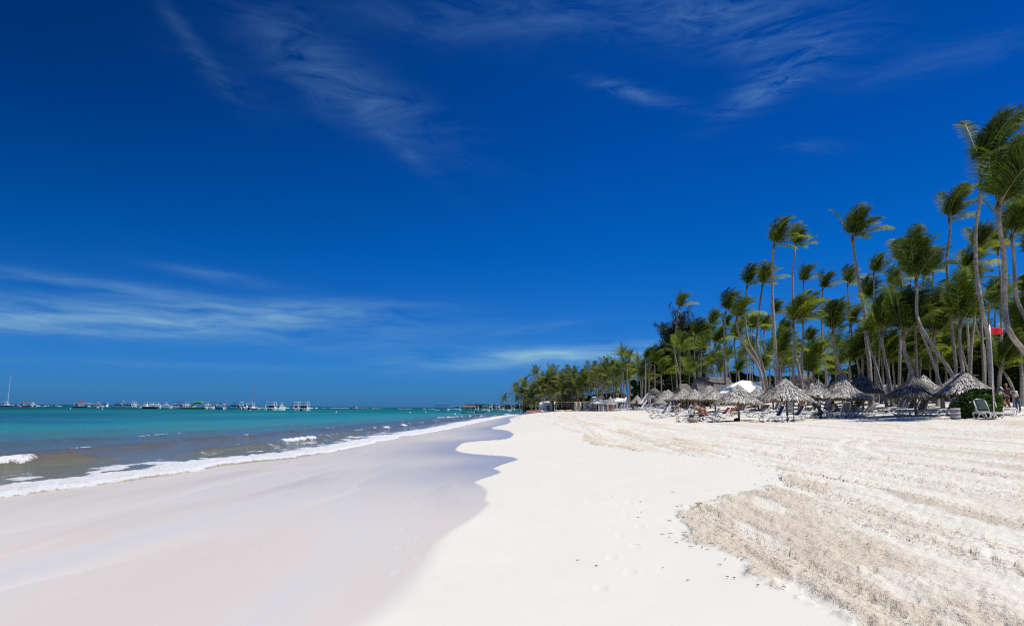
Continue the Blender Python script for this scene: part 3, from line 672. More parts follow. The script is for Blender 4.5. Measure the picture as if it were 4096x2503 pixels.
NEAR = [  # (trunk pixels crown->down, crown px height, distance, base px, radius)
 ([(2716, 1230), (2710, 1262), (2700, 1350), (2698, 1412), (2722, 1525)], 60, 95, 2730, .15),
 ([(2700, 1410), (2702, 1460), (2707, 1525)], 70, 102, 2708, .15),
 ([(2750, 1380), (2765, 1445), (2776, 1525)], 50, 110, 2780, .13),
 ([(2779, 1347), (2778, 1425), (2779, 1525)], 66, 95, 2779, .15),
 ([(2808, 1365), (2806, 1420), (2806, 1520)], 65, 118, 2806, .13),
 ([(2824, 1360), (2825, 1430), (2823, 1520)], 52, 125, 2823, .13),
 ([(2844, 1302), (2839, 1362), (2841, 1425), (2867, 1525)], 58, 105, 2882, .14),
 ([(2859, 1379), (2865, 1437), (2887, 1525)], 72, 92, 2900, .15),
 ([(2875, 1380), (2880, 1425), (2893, 1480), (2896, 1525)], 52, 112, 2896, .13),
 ([(2904, 1250), (2897, 1325), (2899, 1425), (2902, 1525)], 82, 80, 2904, .16),
 ([(2900, 1312), (2903, 1380), (2909, 1440), (2922, 1525)], 52, 98, 2928, .14),
 ([(2946, 1275), (2955, 1330), (2982, 1387), (3025, 1450), (3050, 1525)], 92, 72, 3058, .17),
 ([(2937, 1362), (2942, 1425), (2957, 1525)], 72, 92, 2962, .15),
 ([(2972, 1312), (2970, 1362), (2985, 1440), (2992, 1525)], 48, 120, 2994, .13),
 ([(2988, 1148), (2980, 1250), (2993, 1360), (3032, 1440), (3047, 1525)], 80, 84, 3050, .17),
 ([(3050, 1142), (3035, 1262), (3029, 1337), (3032, 1400), (3050, 1462), (3065, 1525)], 82, 74, 3072, .17),
 ([(3002, 1317), (2998, 1400), (3000, 1525)], 62, 108, 3000, .13),
 ([(3011, 1320), (3012, 1400), (3015, 1525)], 55, 116, 3015, .13),
 ([(3044, 1320), (3044, 1380), (3040, 1420), (3040, 1525)], 54, 110, 3040, .13),
 ([(3055, 1330), (3057, 1410), (3058, 1525)], 55, 114, 3058, .13),
 ([(3096, 985), (3092, 1025), (3089, 1150), (3097, 1325), (3105, 1450), (3111, 1540)], 105, 60, 3113, .17),
 ([(3181, 985), (3179, 1025), (3172, 1087), (3173, 1250), (3176, 1400), (3173, 1530)], 76, 66, 3173, .13),
 ([(3096, 1257), (3090, 1330), (3085, 1375), (3079, 1462)], 54, 100, 3076, .12),
 ([(3214, 1130), (3215, 1182), (3212, 1300), (3212, 1500)], 70, 90, 3212, .13),
 ([(3290, 1158), (3288, 1220), (3290, 1375), (3300, 1450), (3307, 1530)], 68, 75, 3308, .14),
 ([(3410, 955), (3420, 1037), (3435, 1125), (3457, 1250), (3465, 1350), (3477, 1450), (3482, 1560)], 128, 55, 3483, .19),
 ([(3390, 1142), (3395, 1220), (3400, 1320), (3402, 1500)], 72, 86, 3402, .12),
 ([(3402, 1298), (3408, 1340), (3418, 1395), (3437, 1487)], 72, 68, 3445, .14),
 ([(3494, 1097), (3497, 1150), (3496, 1225), (3500, 1400), (3503, 1530)], 74, 78, 3504, .14),
 ([(3457, 1202), (3460, 1300), (3470, 1500)], 90, 76, 3472, .12),
 ([(3565, 1150), (3570, 1207), (3568, 1300), (3557, 1400), (3552, 1530)], 78, 70, 3552, .15),
 ([(3596, 1047), (3606, 1100), (3607, 1180), (3601, 1350), (3597, 1544)], 92, 64, 3597, .15),
 ([(3664, 1120), (3667, 1175), (3667, 1250), (3680, 1300), (3710, 1350), (3750, 1412), (3810, 1505)], 172, 48, 3842, .155),
 ([(3642, 1112), (3645, 1165), (3650, 1300), (3655, 1500)], 72, 75, 3656, .12),
 ([(3694, 1110), (3693, 1190), (3696, 1350), (3697, 1525)], 66, 80, 3698, .13),
 ([(3732, 1085), (3732, 1125), (3727, 1187), (3722, 1300), (3720, 1500)], 78, 76, 3720, .12),
 ([(3797, 880), (3800, 925), (3790, 1010), (3788, 1080), (3797, 1223), (3815, 1388), (3823, 1490)], 128, 52, 3827, .14),
 ([(3527, 1330), (3530, 1375), (3540, 1437), (3557, 1525)], 158, 55, 3572, .16),
 ([(3612, 1337), (3617, 1400), (3632, 1450), (3647, 1500)], 170, 52, 3662, .19),
 ([(3735, 1345), (3737, 1375), (3745, 1450), (3750, 1525)], 170, 55, 3752, .15),
 ([(3331, 1330), (3332, 1362), (3340, 1412), (3360, 1475), (3385, 1520)], 122, 60, 3395, .19),
 ([(3209, 1285), (3213, 1330), (3210, 1388), (3206, 1490)], 104, 65, 3205, .15),
 ([(3171, 1301), (3177, 1340), (3180, 1408), (3206, 1532)], 112, 60, 3214, .16),
 ([(3231, 1370), (3232, 1430), (3234, 1520)], 55, 108, 3234, .12),
 ([(3113, 1425), (3114, 1470), (3118, 1540)], 95, 70, 3120, .15),
 ([(3128, 1340), (3126, 1400), (3120, 1500)], 60, 100, 3119, .12),
 ([(3252, 1445), (3253, 1490), (3254, 1540)], 76, 70, 3254, .14),
 ([(3234, 1495), (3235, 1540)], 74, 66, 3236, .15),
 ([(3400, 1450), (3398, 1500)], 108, 66, 3397, .15),
 ([(3450, 1412), (3450, 1480), (3451, 1530)], 94, 66, 3451, .15),
 ([(3862, 1092), (3860, 1140), (3868, 1280), (3880, 1490)], 112, 60, 3884, .13),
 ([(3905, 1000), (3912, 1100), (3925, 1300), (3935, 1500)], 108, 56, 3938, .13),
 ([(3926, 665), (3922, 725), (3920, 800), (3905, 900), (3902, 990), (3906, 1090), (3930, 1244), (3951, 1347), (3963, 1511)], 226, 42, 3972, .145),
 ([(3993, 822), (3997, 900), (4010, 980), (4018, 1075), (4020, 1240), (4041, 1330), (4095, 1404), (4180, 1510)], 262, 38, 4215, .175),
 ([(4047, 945), (4050, 985), (4057, 1060), (4060, 1140), (4072, 1210), (4110, 1290), (4170, 1450)], 160, 45, 4200, .16),
 ([(3992, 1010), (3996, 1050), (4004, 1141), (4006, 1338), (4000, 1500)], 92, 60, 3998, .13),
 ([(3842, 1290), (3838, 1347), (3844, 1430), (3852, 1490)], 168, 50, 3856, .16),
 ([(3957, 1223), (3955, 1265), (3960, 1400), (3960, 1530)], 102, 64, 3960, .13),
 ([(3984, 1230), (3979, 1300), (3975, 1530)], 100, 68, 3974, .13),
 ([(4078, 1352), (4083, 1420), (4087, 1511)], 155, 50, 4090, .15),
 ([(4005, 1462), (3997, 1520), (3996, 1565)], 128, 46, 3995, .17),
 ([(4087, 1178), (4090, 1300), (4092, 1500)], 78, 66, 4092, .12),
 ([(4118, 1040), (4122, 1200), (4130, 1500)], 135, 50, 4132, .14),
 ([(3895, 1130), (3900, 1244), (3886, 1388), (3881, 1510)], 70, 58, 3880, .135),
 ([(3900, 1285), (3910, 1320), (3937, 1400), (3939, 1540)], 84, 61, 3939, .13),
 ([(3848, 1395), (3860, 1445), (3878, 1505)], 80, 63, 3884, .13),
 ([(3470, 1335), (3480, 1390), (3499, 1450), (3530, 1560)], 72, 58, 3552, .13),
 ([(3522, 1300), (3520, 1390), (3511, 1510)], 72, 66, 3508, .13),
 ([(3672, 1290), (3690, 1340), (3725, 1429), (3762, 1545)], 86, 52, 3772, .14),
 ([(3660, 1300), (3664, 1400), (3668, 1530)], 84, 58, 3668, .14),
 ([(3650, 1390), (3640, 1470), (3628, 1540)], 72, 70, 3624, .12),
 ([(3686, 1400), (3682, 1470), (3676, 1540)], 66, 66, 3674, .12),
 ([(4009, 1480), (4030, 1510), (4052, 1560)], 60, 49, 4062, .13),
]
def shape_word(ct, basepx):
    dx = basepx - ct[0][0]
    mid = max(abs(c[0] - (ct[0][0] + (basepx - ct[0][0]) * (c[1] - ct[0][1]) / (1600 - ct[0][1]))) for c in ct)
    if mid > 18: return 'trunk curving sharply left' if dx > 20 else 'S-curved trunk'
    if dx > 40: return 'far-leaning trunk'
    if dx > 14: return 'slightly leaning trunk'
    if dx < -8: return 'right-leaning trunk'
    return 'straight trunk'
def near_thing(px):
    L_ = [(2700, 'behind the lifeguard hut'), (2800, 'above the group of people on loungers'), (2900, 'in front of the grey thatched roof'), (3010, 'by the white canvas roof'), (3110, 'left of the wooden sign board'),
          (3200, 'above the wooden sign board'), (3320, 'above the kneeling vendor'), (3430, 'behind the bent-over man in a cap'), (3540, 'left of the dark thatched umbrella'), (3640, 'behind the couple sunbathing'), (3740, 'above the dark thatched umbrella'), (3860, 'above the widest thatched umbrella'), (3980, 'beside the red flag'), (9999, 'at the right edge')]
    for a, s_ in L_:
        if px < a: return s_
labs = {}
for ct, h, d, bp, r in NEAR:
    hw = ('towering' if ct[0][1] < 1000 else 'tall' if ct[0][1] < 1200 else 'middling' if ct[0][1] < 1350 else 'short')
    labs.setdefault((hw, shape_word(ct, bp), near_thing(bp)), []).append(ct[0][0])
for k in labs: labs[k].sort()
for ct, h, d, bp, r in NEAR:
    hw = ('towering' if ct[0][1] < 1000 else 'tall' if ct[0][1] < 1200 else 'middling' if ct[0][1] < 1350 else 'short')
    fd = 1.28 if bp < 3080 else 1.10 if bp < 3500 else 1.0; d = d * fd; r = r * (1 + (fd - 1) * .6)
    k = (hw, shape_word(ct, bp), near_thing(bp)); l = labs[k]
    if len(l) == 1: lb = f'{k[0]} palm with {k[1]} {k[2]}'
    else: lb = f'{ordn(l.index(ct[0][0]))} from left, {k[0]} palm with {k[1]} {k[2]}'
    palm(ct, h, d, bp, lb, GP, r)
rf = random.Random(5)
for i in range(66):
    px = 2680 + i * 21.5 + rf.uniform(-12, 12); d = rf.uniform(110, 150) if px < 3100 else rf.uniform(82, 120) if px < 3500 else rf.uniform(66, 85)
    cy = rf.uniform(1375, 1500); hpx = rf.uniform(4.2, 5.6) * F / d / 2.0
    palm([(px, cy), (px + rf.uniform(-6, 10), 1540)], hpx, d, px + rf.uniform(-8, 22), 'small green palm filling the dense back of the grove between taller trunks', 'background palms massed in the grove', .12, style=rf.choice(['md', 'mid', 'mid']))
# far grove, calmer crowns
def dfar(px): return float(np.interp(px, [2060, 2200, 2350, 2500, 2660], [238, 212, 182, 150, 118]))
FARP = [(110, 850, 38, 170), (240, 760, 40, 215), (400, 540, 32, 415), (345, 820, 30, 340), (500, 700, 40, 500), (660, 590, 44, 650), (520, 900, 48, 560), (820, 620, 36, 830), (920, 540, 34, 940),
        (1050, 550, 34, 1060), (740, 830, 52, 740), (860, 780, 48, 860), (990, 640, 40, 1000), (1010, 740, 44, 1010), (1240, 600, 46, 1270), (1360, 480, 34, 1425), (1270, 700, 50, 1340), (1510, 560, 44, 1560),
        (1540, 420, 38, 1540), (1600, 600, 44, 1620), (1690, 430, 42, 1700), (1780, 250, 40, 1790), (1872, 280, 28, 1880), (1918, 280, 32, 1910), (1730, 600, 48, 1840), (1810, 470, 44, 1830), (1930, 560, 52, 1935), (1850, 660, 44, 1920),
        (2045, 400, 40, 2050), (2120, 440, 34, 2120), (2170, 300, 36, 2165), (2225, 240, 36, 2215), (2090, 600, 50, 2110), (2315, 380, 52, 2330), (2420, 530, 52, 2430), (990, 880, 34, 1010), (1100, 900, 40, 1110), (330, 930, 34, 340),
        (620, 760, 40, 640), (1420, 620, 44, 1560), (1150, 680, 40, 1160), (590, 650, 40, 600), (1460, 520, 34, 1470), (1650, 520, 40, 1660), (2250, 350, 36, 2190), (880, 960, 40, 900), (200, 900, 30, 190), (440, 800, 40, 460),
        (700, 700, 40, 710), (1080, 800, 40, 1090)]
FARP2 = sorted(FARP, key=lambda q: q[0])
for i, (a, b, h, bxx) in enumerate(FARP2):
    px, py = 2040 + a / 4, 1360 + b / 4; d = dfar(px) + rf.uniform(-8, 12)
    tall = b < 300 or (a, b) == (400, 540)
    lb = f'{"tall slender" if tall else "leafy drooping"} palm, crown {ordn(i)} from the left in the far grove beyond the volleyball net'
    bp = 2040 + bxx / 4
    palm([(px, py + 4), (px * .6 + bp * .4, py * .5 + 810)], h, d, bp, lb, 'far palms beyond the volleyball net', .17, style='far' if px < 2480 else ('mid' if px < 2560 else 'md'))
for i in range(16):
    px = 2105 + i * 33 + rf.uniform(-8, 8); d = dfar(px) + rf.uniform(10, 30); top = np.interp(px, [2100, 2250, 2400, 2640], [1590, 1555, 1530, 1500]) + rf.uniform(-12, 45)
    palm([(px, top), (px + 1, 1610)], rf.uniform(34, 44), d, px + rf.uniform(-4, 6), 'low leafy palm lost among the others at the back of the far grove', 'background palms of the far grove', .15, style='far')
# leaning palm on the point
palm([(2018, 1600), (2030, 1605), (2045, 1625), (2057, 1641)], 20, 226, 2060, 'small palm leaning almost flat over the water beyond the last boat', None, .17, style='far')

# ------------------------------------------------------------------ leafy trees and bushes
def leafcloud(seed, clumps, per, size, aspect=2.0, flat=.3):
    rg = np.random.default_rng(seed); C_ = []
    for (cx, cy, cz, r_, rz) in clumps:
        n = int(per * r_ * r_); dd = rg.normal(size=(n, 3)); dd /= np.linalg.norm(dd, axis=1)[:, None]
        rr = r_ * rg.uniform(.35, 1.0, n) ** .45; C_.append(np.array([cx, cy, cz]) + dd * rr[:, None] * np.array([1, 1, rz]))
    c = np.vstack(C_); n = len(c); a = rg.normal(size=(n, 3)); a[:, 2] *= flat; a /= np.linalg.norm(a, axis=1)[:, None]
    b = rg.normal(size=(n, 3)); b -= a * (a * b).sum(1)[:, None]; b /= np.linalg.norm(b, axis=1)[:, None]
    s_ = size * rg.uniform(.6, 1.4, n)[:, None]; a = a * s_ * aspect / 2; b = b * s_ / 2
    V = np.stack([c - a, c + b * .9, c + a, c - b * .9], 1).reshape(-1, 3); return V, np.arange(4 * n).reshape(-1, 4)
def tree_crown(seed, r_, hgt, nc, per, size):
    rg = random.Random(seed); cl = []
    for i in range(nc):
        a = rg.uniform(0, 6.28); q = rg.uniform(0, .75) * r_; cl.append((q * math.cos(a), q * math.sin(a), rg.uniform(.2, .95) * hgt, rg.uniform(.22, .42) * r_, rg.uniform(.7, 1)))
    return leafcloud(seed, cl, per, size)
TREES = [npmesh('tree_crown', *tree_crown(400 + k, 3.6, 7.0, 22, 900, .22), M['leaf']) for k in range(3)]
def broad(px, d, label, sc_=1.0, k=0, group=None, top=None):
    g = G(px, d, -.1); o = thing('broadleaf_tree', label, 'tree', g, 0, group)
    if top: sc_ = (P(px, top, d).z - g.z) / 7.6
    mb = MB(); rg = random.Random(int(px)); mb.tube([(0, 0, 0), (.1, 0, 1.2 * sc_), (.3 * sc_, .1, 3 * sc_)], [.22 * sc_, .16 * sc_, .08 * sc_], 8)
    for q in range(4): mb.tube([(.08, 0, 1 * sc_), (rg.uniform(-1.4, 1.4) * sc_, rg.uniform(-1.4, 1.4) * sc_, rg.uniform(2.5, 4.5) * sc_)], [.1 * sc_, .04 * sc_], 6)
    mb.build('trunk', M['bark'], o); link('crown', TREES[k % 3], o, loc=(0, 0, .25), rot=(0, 0, rg.uniform(0, 6)), scale=sc_)
for i, (px, d, top) in enumerate([(3500, 84, 1400), (3560, 82, 1440), (3610, 80, 1400), (3665, 78, 1420), (3722, 78, 1380), (3780, 76, 1370), (3838, 74, 1360), (3895, 72, 1355), (3950, 70, 1370), (4010, 70, 1345), (4065, 68, 1340), (4118, 66, 1350)]):
    broad(px, d, f'{ordn(i)} from left of the dark glossy broadleaf trees behind the right palms', k=i, group='dark broadleaf trees behind the palms', top=top)
for i, (px, d, top) in enumerate([(2380, 190, 1580), (2440, 175, 1575), (2480, 170, 1570), (2548, 150, 1548), (2576, 140, 1520)]):
    broad(px, d, f'{ordn(i)} from left of the green shrub trees behind the far palms', k=i, group='green shrub trees behind the far palms', top=top)
for i, (px, d, top) in enumerate([(2960, 150, 1490), (3080, 150, 1505), (3170, 140, 1500), (3290, 130, 1490), (3400, 120, 1480), (2840, 150, 1520), (2760, 140, 1500)]):
    broad(px, d, 'low dark leafy tree glimpsed far behind the palm trunks', k=i, group='distant leafy trees behind the trunks', top=top)
for i in range(11):
    broad(2110 + i * 36, dfar(2110 + i * 36) + 26, 'low dark undergrowth bush between the far palm trunks', k=i, group='undergrowth bushes of the far grove', top=1602 - i * 3.2 + 6 * (i % 2))
# casuarinas
def casu(seed, H, r_, wisps):
    rg = random.Random(seed); V = []; Q = []
    def strand(b, dr, l, wd):
        s_ = Vector(dr).cross(Vector((rg.gauss(0, 1), rg.gauss(0, 1), rg.gauss(0, 1)))).normalized() * wd; e = b + Vector(dr) * l
        k = len(V); V.extend([b - s_, b + s_, e]); Q.append((k, k + 1, k + 2))
    for i in range(130 + wisps):
        wisp = i >= 130
        z0 = rg.uniform(.10, .80) * H if not wisp else rg.uniform(.55, .85) * H; a = rg.uniform(0, 6.28); L = r_ * (1.1 - .55 * z0 / H) * rg.uniform(.5, 1.1)
        if wisp: L = rg.uniform(.18, .30) * H
        up = rg.uniform(.1, .6) if not wisp else rg.uniform(1.6, 3)
        dr = Vector((math.cos(a) + (.5 if wisp else .25), math.sin(a), up)).normalized(); b = Vector((0, 0, z0)); nseg = 12
        for s_ in range(nseg):
            b = b + dr * L / nseg
            for q in range(11 if not wisp else 6):
                dd = (Vector((rg.gauss(0, .7), rg.gauss(0, .7), rg.gauss(-.5, .5) if not wisp else rg.gauss(.5, .4))) + dr * .6).normalized()
                strand(b + Vector((rg.gauss(0, .15), rg.gauss(0, .15), rg.gauss(0, .15))), dd, rg.uniform(.35, .8) * (1 if not wisp else .65), .035)
    return V, Q
CAS = []
for k in range(2):
    V, Q = casu(500 + k, 10, 3.6, 26); me = bpy.data.meshes.new('casuarina_crown'); me.from_pydata([tuple(v) for v in V], [], Q); me.materials.append(M['needle']); CAS.append(me)
for i, (px, d, top, lb) in enumerate([(2600, 128, 1470, 'dark feathery casuarina tree behind the lifeguard hut'), (2640, 124, 1390, 'dark casuarina with spiky top right of the lifeguard hut'), (2672, 122, 1330, 'dense dark casuarina left of the tall leaning palm'),
                                  (2715, 124, 1235, 'tallest casuarina with wispy branches against the sky behind the leaning palm'), (2752, 126, 1250, 'wispy casuarina whose thin twigs blow right of the tall leaning palm'), (2690, 134, 1420, 'bushy dark casuarina at the back behind the tallest casuarina')]):
    d = d * 1.32; g = G(px, d, -.1); o = thing('casuarina_tree', lb, 'tree', g, 0, 'dark feathery casuarina trees'); s_ = (P(px, top, d).z - g.z) / 10.5
    mb = MB(); mb.tube([(0, 0, 0), (.1, 0, 5 * s_), (.2, 0, 9.2 * s_)], [.22, .13, .03], 7); mb.build('trunk', M['bark'], o)
    link('crown', CAS[i % 2], o, rot=(0, 0, i * .3 - .6), scale=s_)
    V, Q = tree_crown(600 + i, 3.0 * s_, 6.5 * s_, 16, 260, .24); link('foliage', npmesh('casuarina_foliage', V, Q, M['needle']), o)
# the big rounded bush and small ones
g = G(3906, 38.6); bw = 140 / F * 38.6
V, Q = leafcloud(700, [(-.35 * bw, 0, .50, .66, .9), (-.18 * bw, -.1, .72, .76, .9), (0, 0, .86, .84, .9), (.18 * bw, .05, .82, .84, .9), (.34 * bw, 0, .9, .74, 1.0), (-.42 * bw, .1, .3, .42, .8), (.1 * bw, -.2, .45, .75, .8), (-.22 * bw, .3, .3, .7, .7),
                       (.25 * bw, -.1, .4, .7, .8), (.44 * bw, .2, .5, .6, .9)], 3300, .10, 1.9)
o = thing('round_bush', 'big rounded glossy green bush behind the lounger with dark towel', 'bush', g)
link('foliage', npmesh('bush_foliage', V, Q, M['hedge']), o)
mb = MB()
for q in range(7): mb.tube([(rnd.uniform(-.4, .4), rnd.uniform(-.2, .2), -.05), (rnd.uniform(-.9, .9), rnd.uniform(-.3, .3), rnd.uniform(.5, .9))], [.04, .02], 6)
mb.build('stem', M['bark'], o)

# ------------------------------------------------------------------ thatched umbrellas
def blade(V, Q, b, dr, nrm, l, wd, rg, bend=.25):
    sd = dr.cross(nrm).normalized() * wd; m_ = b + dr * l * .55 + nrm * rg.uniform(-.01, .03); e = m_ + (dr + Vector((0, 0, -bend))).normalized() * l * .45
    k = len(V); V.extend([b - sd * .7, b + sd * .7, m_ + sd, m_ - sd, e + sd * .3, e - sd * .3]); Q.extend([(k, k + 1, k + 2, k + 3), (k + 3, k + 2, k + 4, k + 5)])
def thatch(seed, Rr, H, peak, n, zc=0.0):
    rg = random.Random(seed); V = []; Q = []
    def prof(t_): # t 0 apex .. 1 eave
        return Rr * (t_ * .86 + .14 * t_ ** 2 if not peak else t_ ** 1.25 * .9 + .1 * t_), H * (1 - t_) if not peak else H * (1 - t_) ** 1.35 + 0
    for i in range(n):
        t_ = rg.uniform(.0, 1.0) ** .62; a = rg.uniform(0, 6.283)
        r0, z0 = prof(max(t_ - .02, 0)); r1, z1 = prof(min(t_ + .08, 1.0)); l = rg.uniform(.28, .5)
        rad = Vector((math.cos(a), math.sin(a), 0)); dr = (rad * (r1 - r0) + Vector((0, 0, z1 - z0)))
        if dr.length < 1e-4: dr = rad * .1 + Vector((0, 0, -.1))
        dr.normalize(); tang = Vector((-math.sin(a), math.cos(a), 0)); dr = (dr + tang * rg.gauss(0, .16)).normalized(); nrm = tang.cross(dr) * -1
        if nrm.z < 0: nrm = -nrm
        b = rad * max(r0 - .05, 0) + Vector((0, 0, z0 + zc + rg.uniform(0, .05)))
        blade(V, Q, b, (dr + nrm * rg.uniform(-.05, .34)).normalized(), nrm, l, rg.uniform(.016, .036), rg, .35 if t_ > .7 else .1)
    return V, Q
def palapa_mesh(seed, mt, peak, Rr=1.5, H=1.25, n=3400):
    V, Q = thatch(seed, Rr, H, peak, n); me = bpy.data.meshes.new('thatch_canopy'); 
    # an inner closed cone so no light leaks
    mb = MB(); mb.v = [tuple(v) for v in V]; mb.f = list(Q); mb.m = [0] * len(Q)
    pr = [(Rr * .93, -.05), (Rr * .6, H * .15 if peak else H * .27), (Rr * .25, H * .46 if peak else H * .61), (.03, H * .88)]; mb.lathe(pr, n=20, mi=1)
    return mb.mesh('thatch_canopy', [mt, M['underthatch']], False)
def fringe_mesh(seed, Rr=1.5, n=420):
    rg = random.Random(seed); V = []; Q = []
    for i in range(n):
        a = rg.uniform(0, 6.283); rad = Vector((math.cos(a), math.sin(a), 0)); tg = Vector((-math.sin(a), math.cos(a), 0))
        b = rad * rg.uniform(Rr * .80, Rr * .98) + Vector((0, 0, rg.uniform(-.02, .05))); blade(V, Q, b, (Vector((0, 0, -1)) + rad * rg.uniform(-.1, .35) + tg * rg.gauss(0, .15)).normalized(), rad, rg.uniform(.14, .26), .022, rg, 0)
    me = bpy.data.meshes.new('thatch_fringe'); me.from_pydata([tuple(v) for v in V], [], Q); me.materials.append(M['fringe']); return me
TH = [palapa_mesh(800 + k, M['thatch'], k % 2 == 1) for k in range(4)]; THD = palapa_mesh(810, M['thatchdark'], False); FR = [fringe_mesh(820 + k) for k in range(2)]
def frame_mesh():
    mb = MB()
    for k in range(8):
        a = k * math.pi / 4; mb.tube([(.05 * math.cos(a), .05 * math.sin(a), 1.15), (1.36 * math.cos(a), 1.36 * math.sin(a), .0)], .022, 5)
    for k in range(4):
        a = k * math.pi / 2 + .4; mb.tube([(.06 * math.cos(a), .06 * math.sin(a), -.55), (.75 * math.cos(a), .75 * math.sin(a), .42)], .025, 5)
    return mb.mesh('rafters', M['wood'], True)
RAFT = frame_mesh(); _p = MB(); _p.tube([(0, 0, -.3), (.01, 0, .8), (0, 0, 2.6)], [.085, .08, .07], 10); POST = _p.mesh('post', M['wood'])
PAL = [ # px, d, apex y, radius px, dark, label
 (2605, 134, 1575, 36, 0, 'small thatched umbrella in front of the lifeguard hut'),
 (2658, 108, 1560, 46, 0, 'thatched umbrella peeking out left of the fourth peak by the lifeguard hut'),
 (2673, 97, 1557, 47, 0, 'thatched umbrella right of the lifeguard hut with brown underside showing'),
 (2707, 112, 1557, 35, 0, 'small thatched umbrella between two larger ones right of the lifeguard hut'),
 (2734, 86, 1553, 54, 0, 'thatched umbrella over the two seated sunbathers'),
 (2778, 83, 1553, 54, 0, 'thatched umbrella left of the bending man with dark hair'),
 (2838, 86, 1539, 52, 0, 'tall-peaked thatched umbrella behind the one over the seated group'),
 (2858, 72, 1549, 64, 0, 'broad thatched umbrella over the seated group of five people'),
 (2951, 51, 1535, 82, 0, 'steep-peaked thatched umbrella with bare post left of the empty wooden sign'),
 (3030, 70, 1541, 56, 0, 'thatched umbrella behind, between the steep-peaked one and the one over the sign'),
 (3062, 98, 1549, 34, 0, 'small far thatched umbrella in the gap below the two curved palms'),
 (3089, 66, 1536, 58, 0, 'thatched umbrella half hidden behind the umbrella over the sign'),
 (3142, 47, 1511, 88, 0, 'large thatched umbrella directly behind the wooden sign board'),
 (3190, 66, 1531, 58, 0, 'thatched umbrella peak showing right of the umbrella over the sign'),
 (3247, 74, 1530, 46, 0, 'thatched umbrella peak just left above the kneeling vendor\'s umbrella'),
 (3275, 57, 1516, 72, 0, 'thatched umbrella above the kneeling vendor in the white hat'),
 (3364, 66, 1494, 60, 0, 'high thatched umbrella with a curved trunk crossing its right side'),
 (3383, 47.5, 1517, 87, 0, 'large thatched umbrella over the man in cap and the reclining man'),
 (3402, 60, 1513, 62, 0, 'thatched umbrella peak behind right of the one over the reclining man'),
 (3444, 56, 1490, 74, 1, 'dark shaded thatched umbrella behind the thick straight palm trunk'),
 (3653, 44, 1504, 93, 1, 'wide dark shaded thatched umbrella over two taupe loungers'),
 (3693, 50, 1496, 84, 0, 'sunlit thatched umbrella behind the wide dark one'),
 (3848, 42.5, 1481, 102, 0, 'widest thatched umbrella, partly hidden by the round green bush'),
]
for i, (px, d, ay, rp, dk, lb) in enumerate(PAL):
    ap_ = P(px, ay, d); z0 = gz(ap_.x, d); Rr = rp * d / F; Ht = ap_.z - z0
    o = thing('thatched_umbrella', lb, 'beach umbrella', (ap_.x, d, z0), 0, 'thatched beach umbrellas on the sand')
    s_ = Rr / 1.5 * 1.05; ev = Ht * .50; ch = Ht - ev - .05
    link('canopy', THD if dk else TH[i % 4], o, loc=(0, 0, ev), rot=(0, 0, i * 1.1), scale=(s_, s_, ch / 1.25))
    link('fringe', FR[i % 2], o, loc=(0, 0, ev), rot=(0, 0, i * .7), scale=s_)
    link('rafters', RAFT, o, loc=(0, 0, ev - .03), rot=(0, 0, i * .9), scale=(s_, s_, ch / 1.25 * .96))
    link('post', POST, o, rot=(0, 0, i), scale=(1, 1, (Ht - .25) / 2.6))

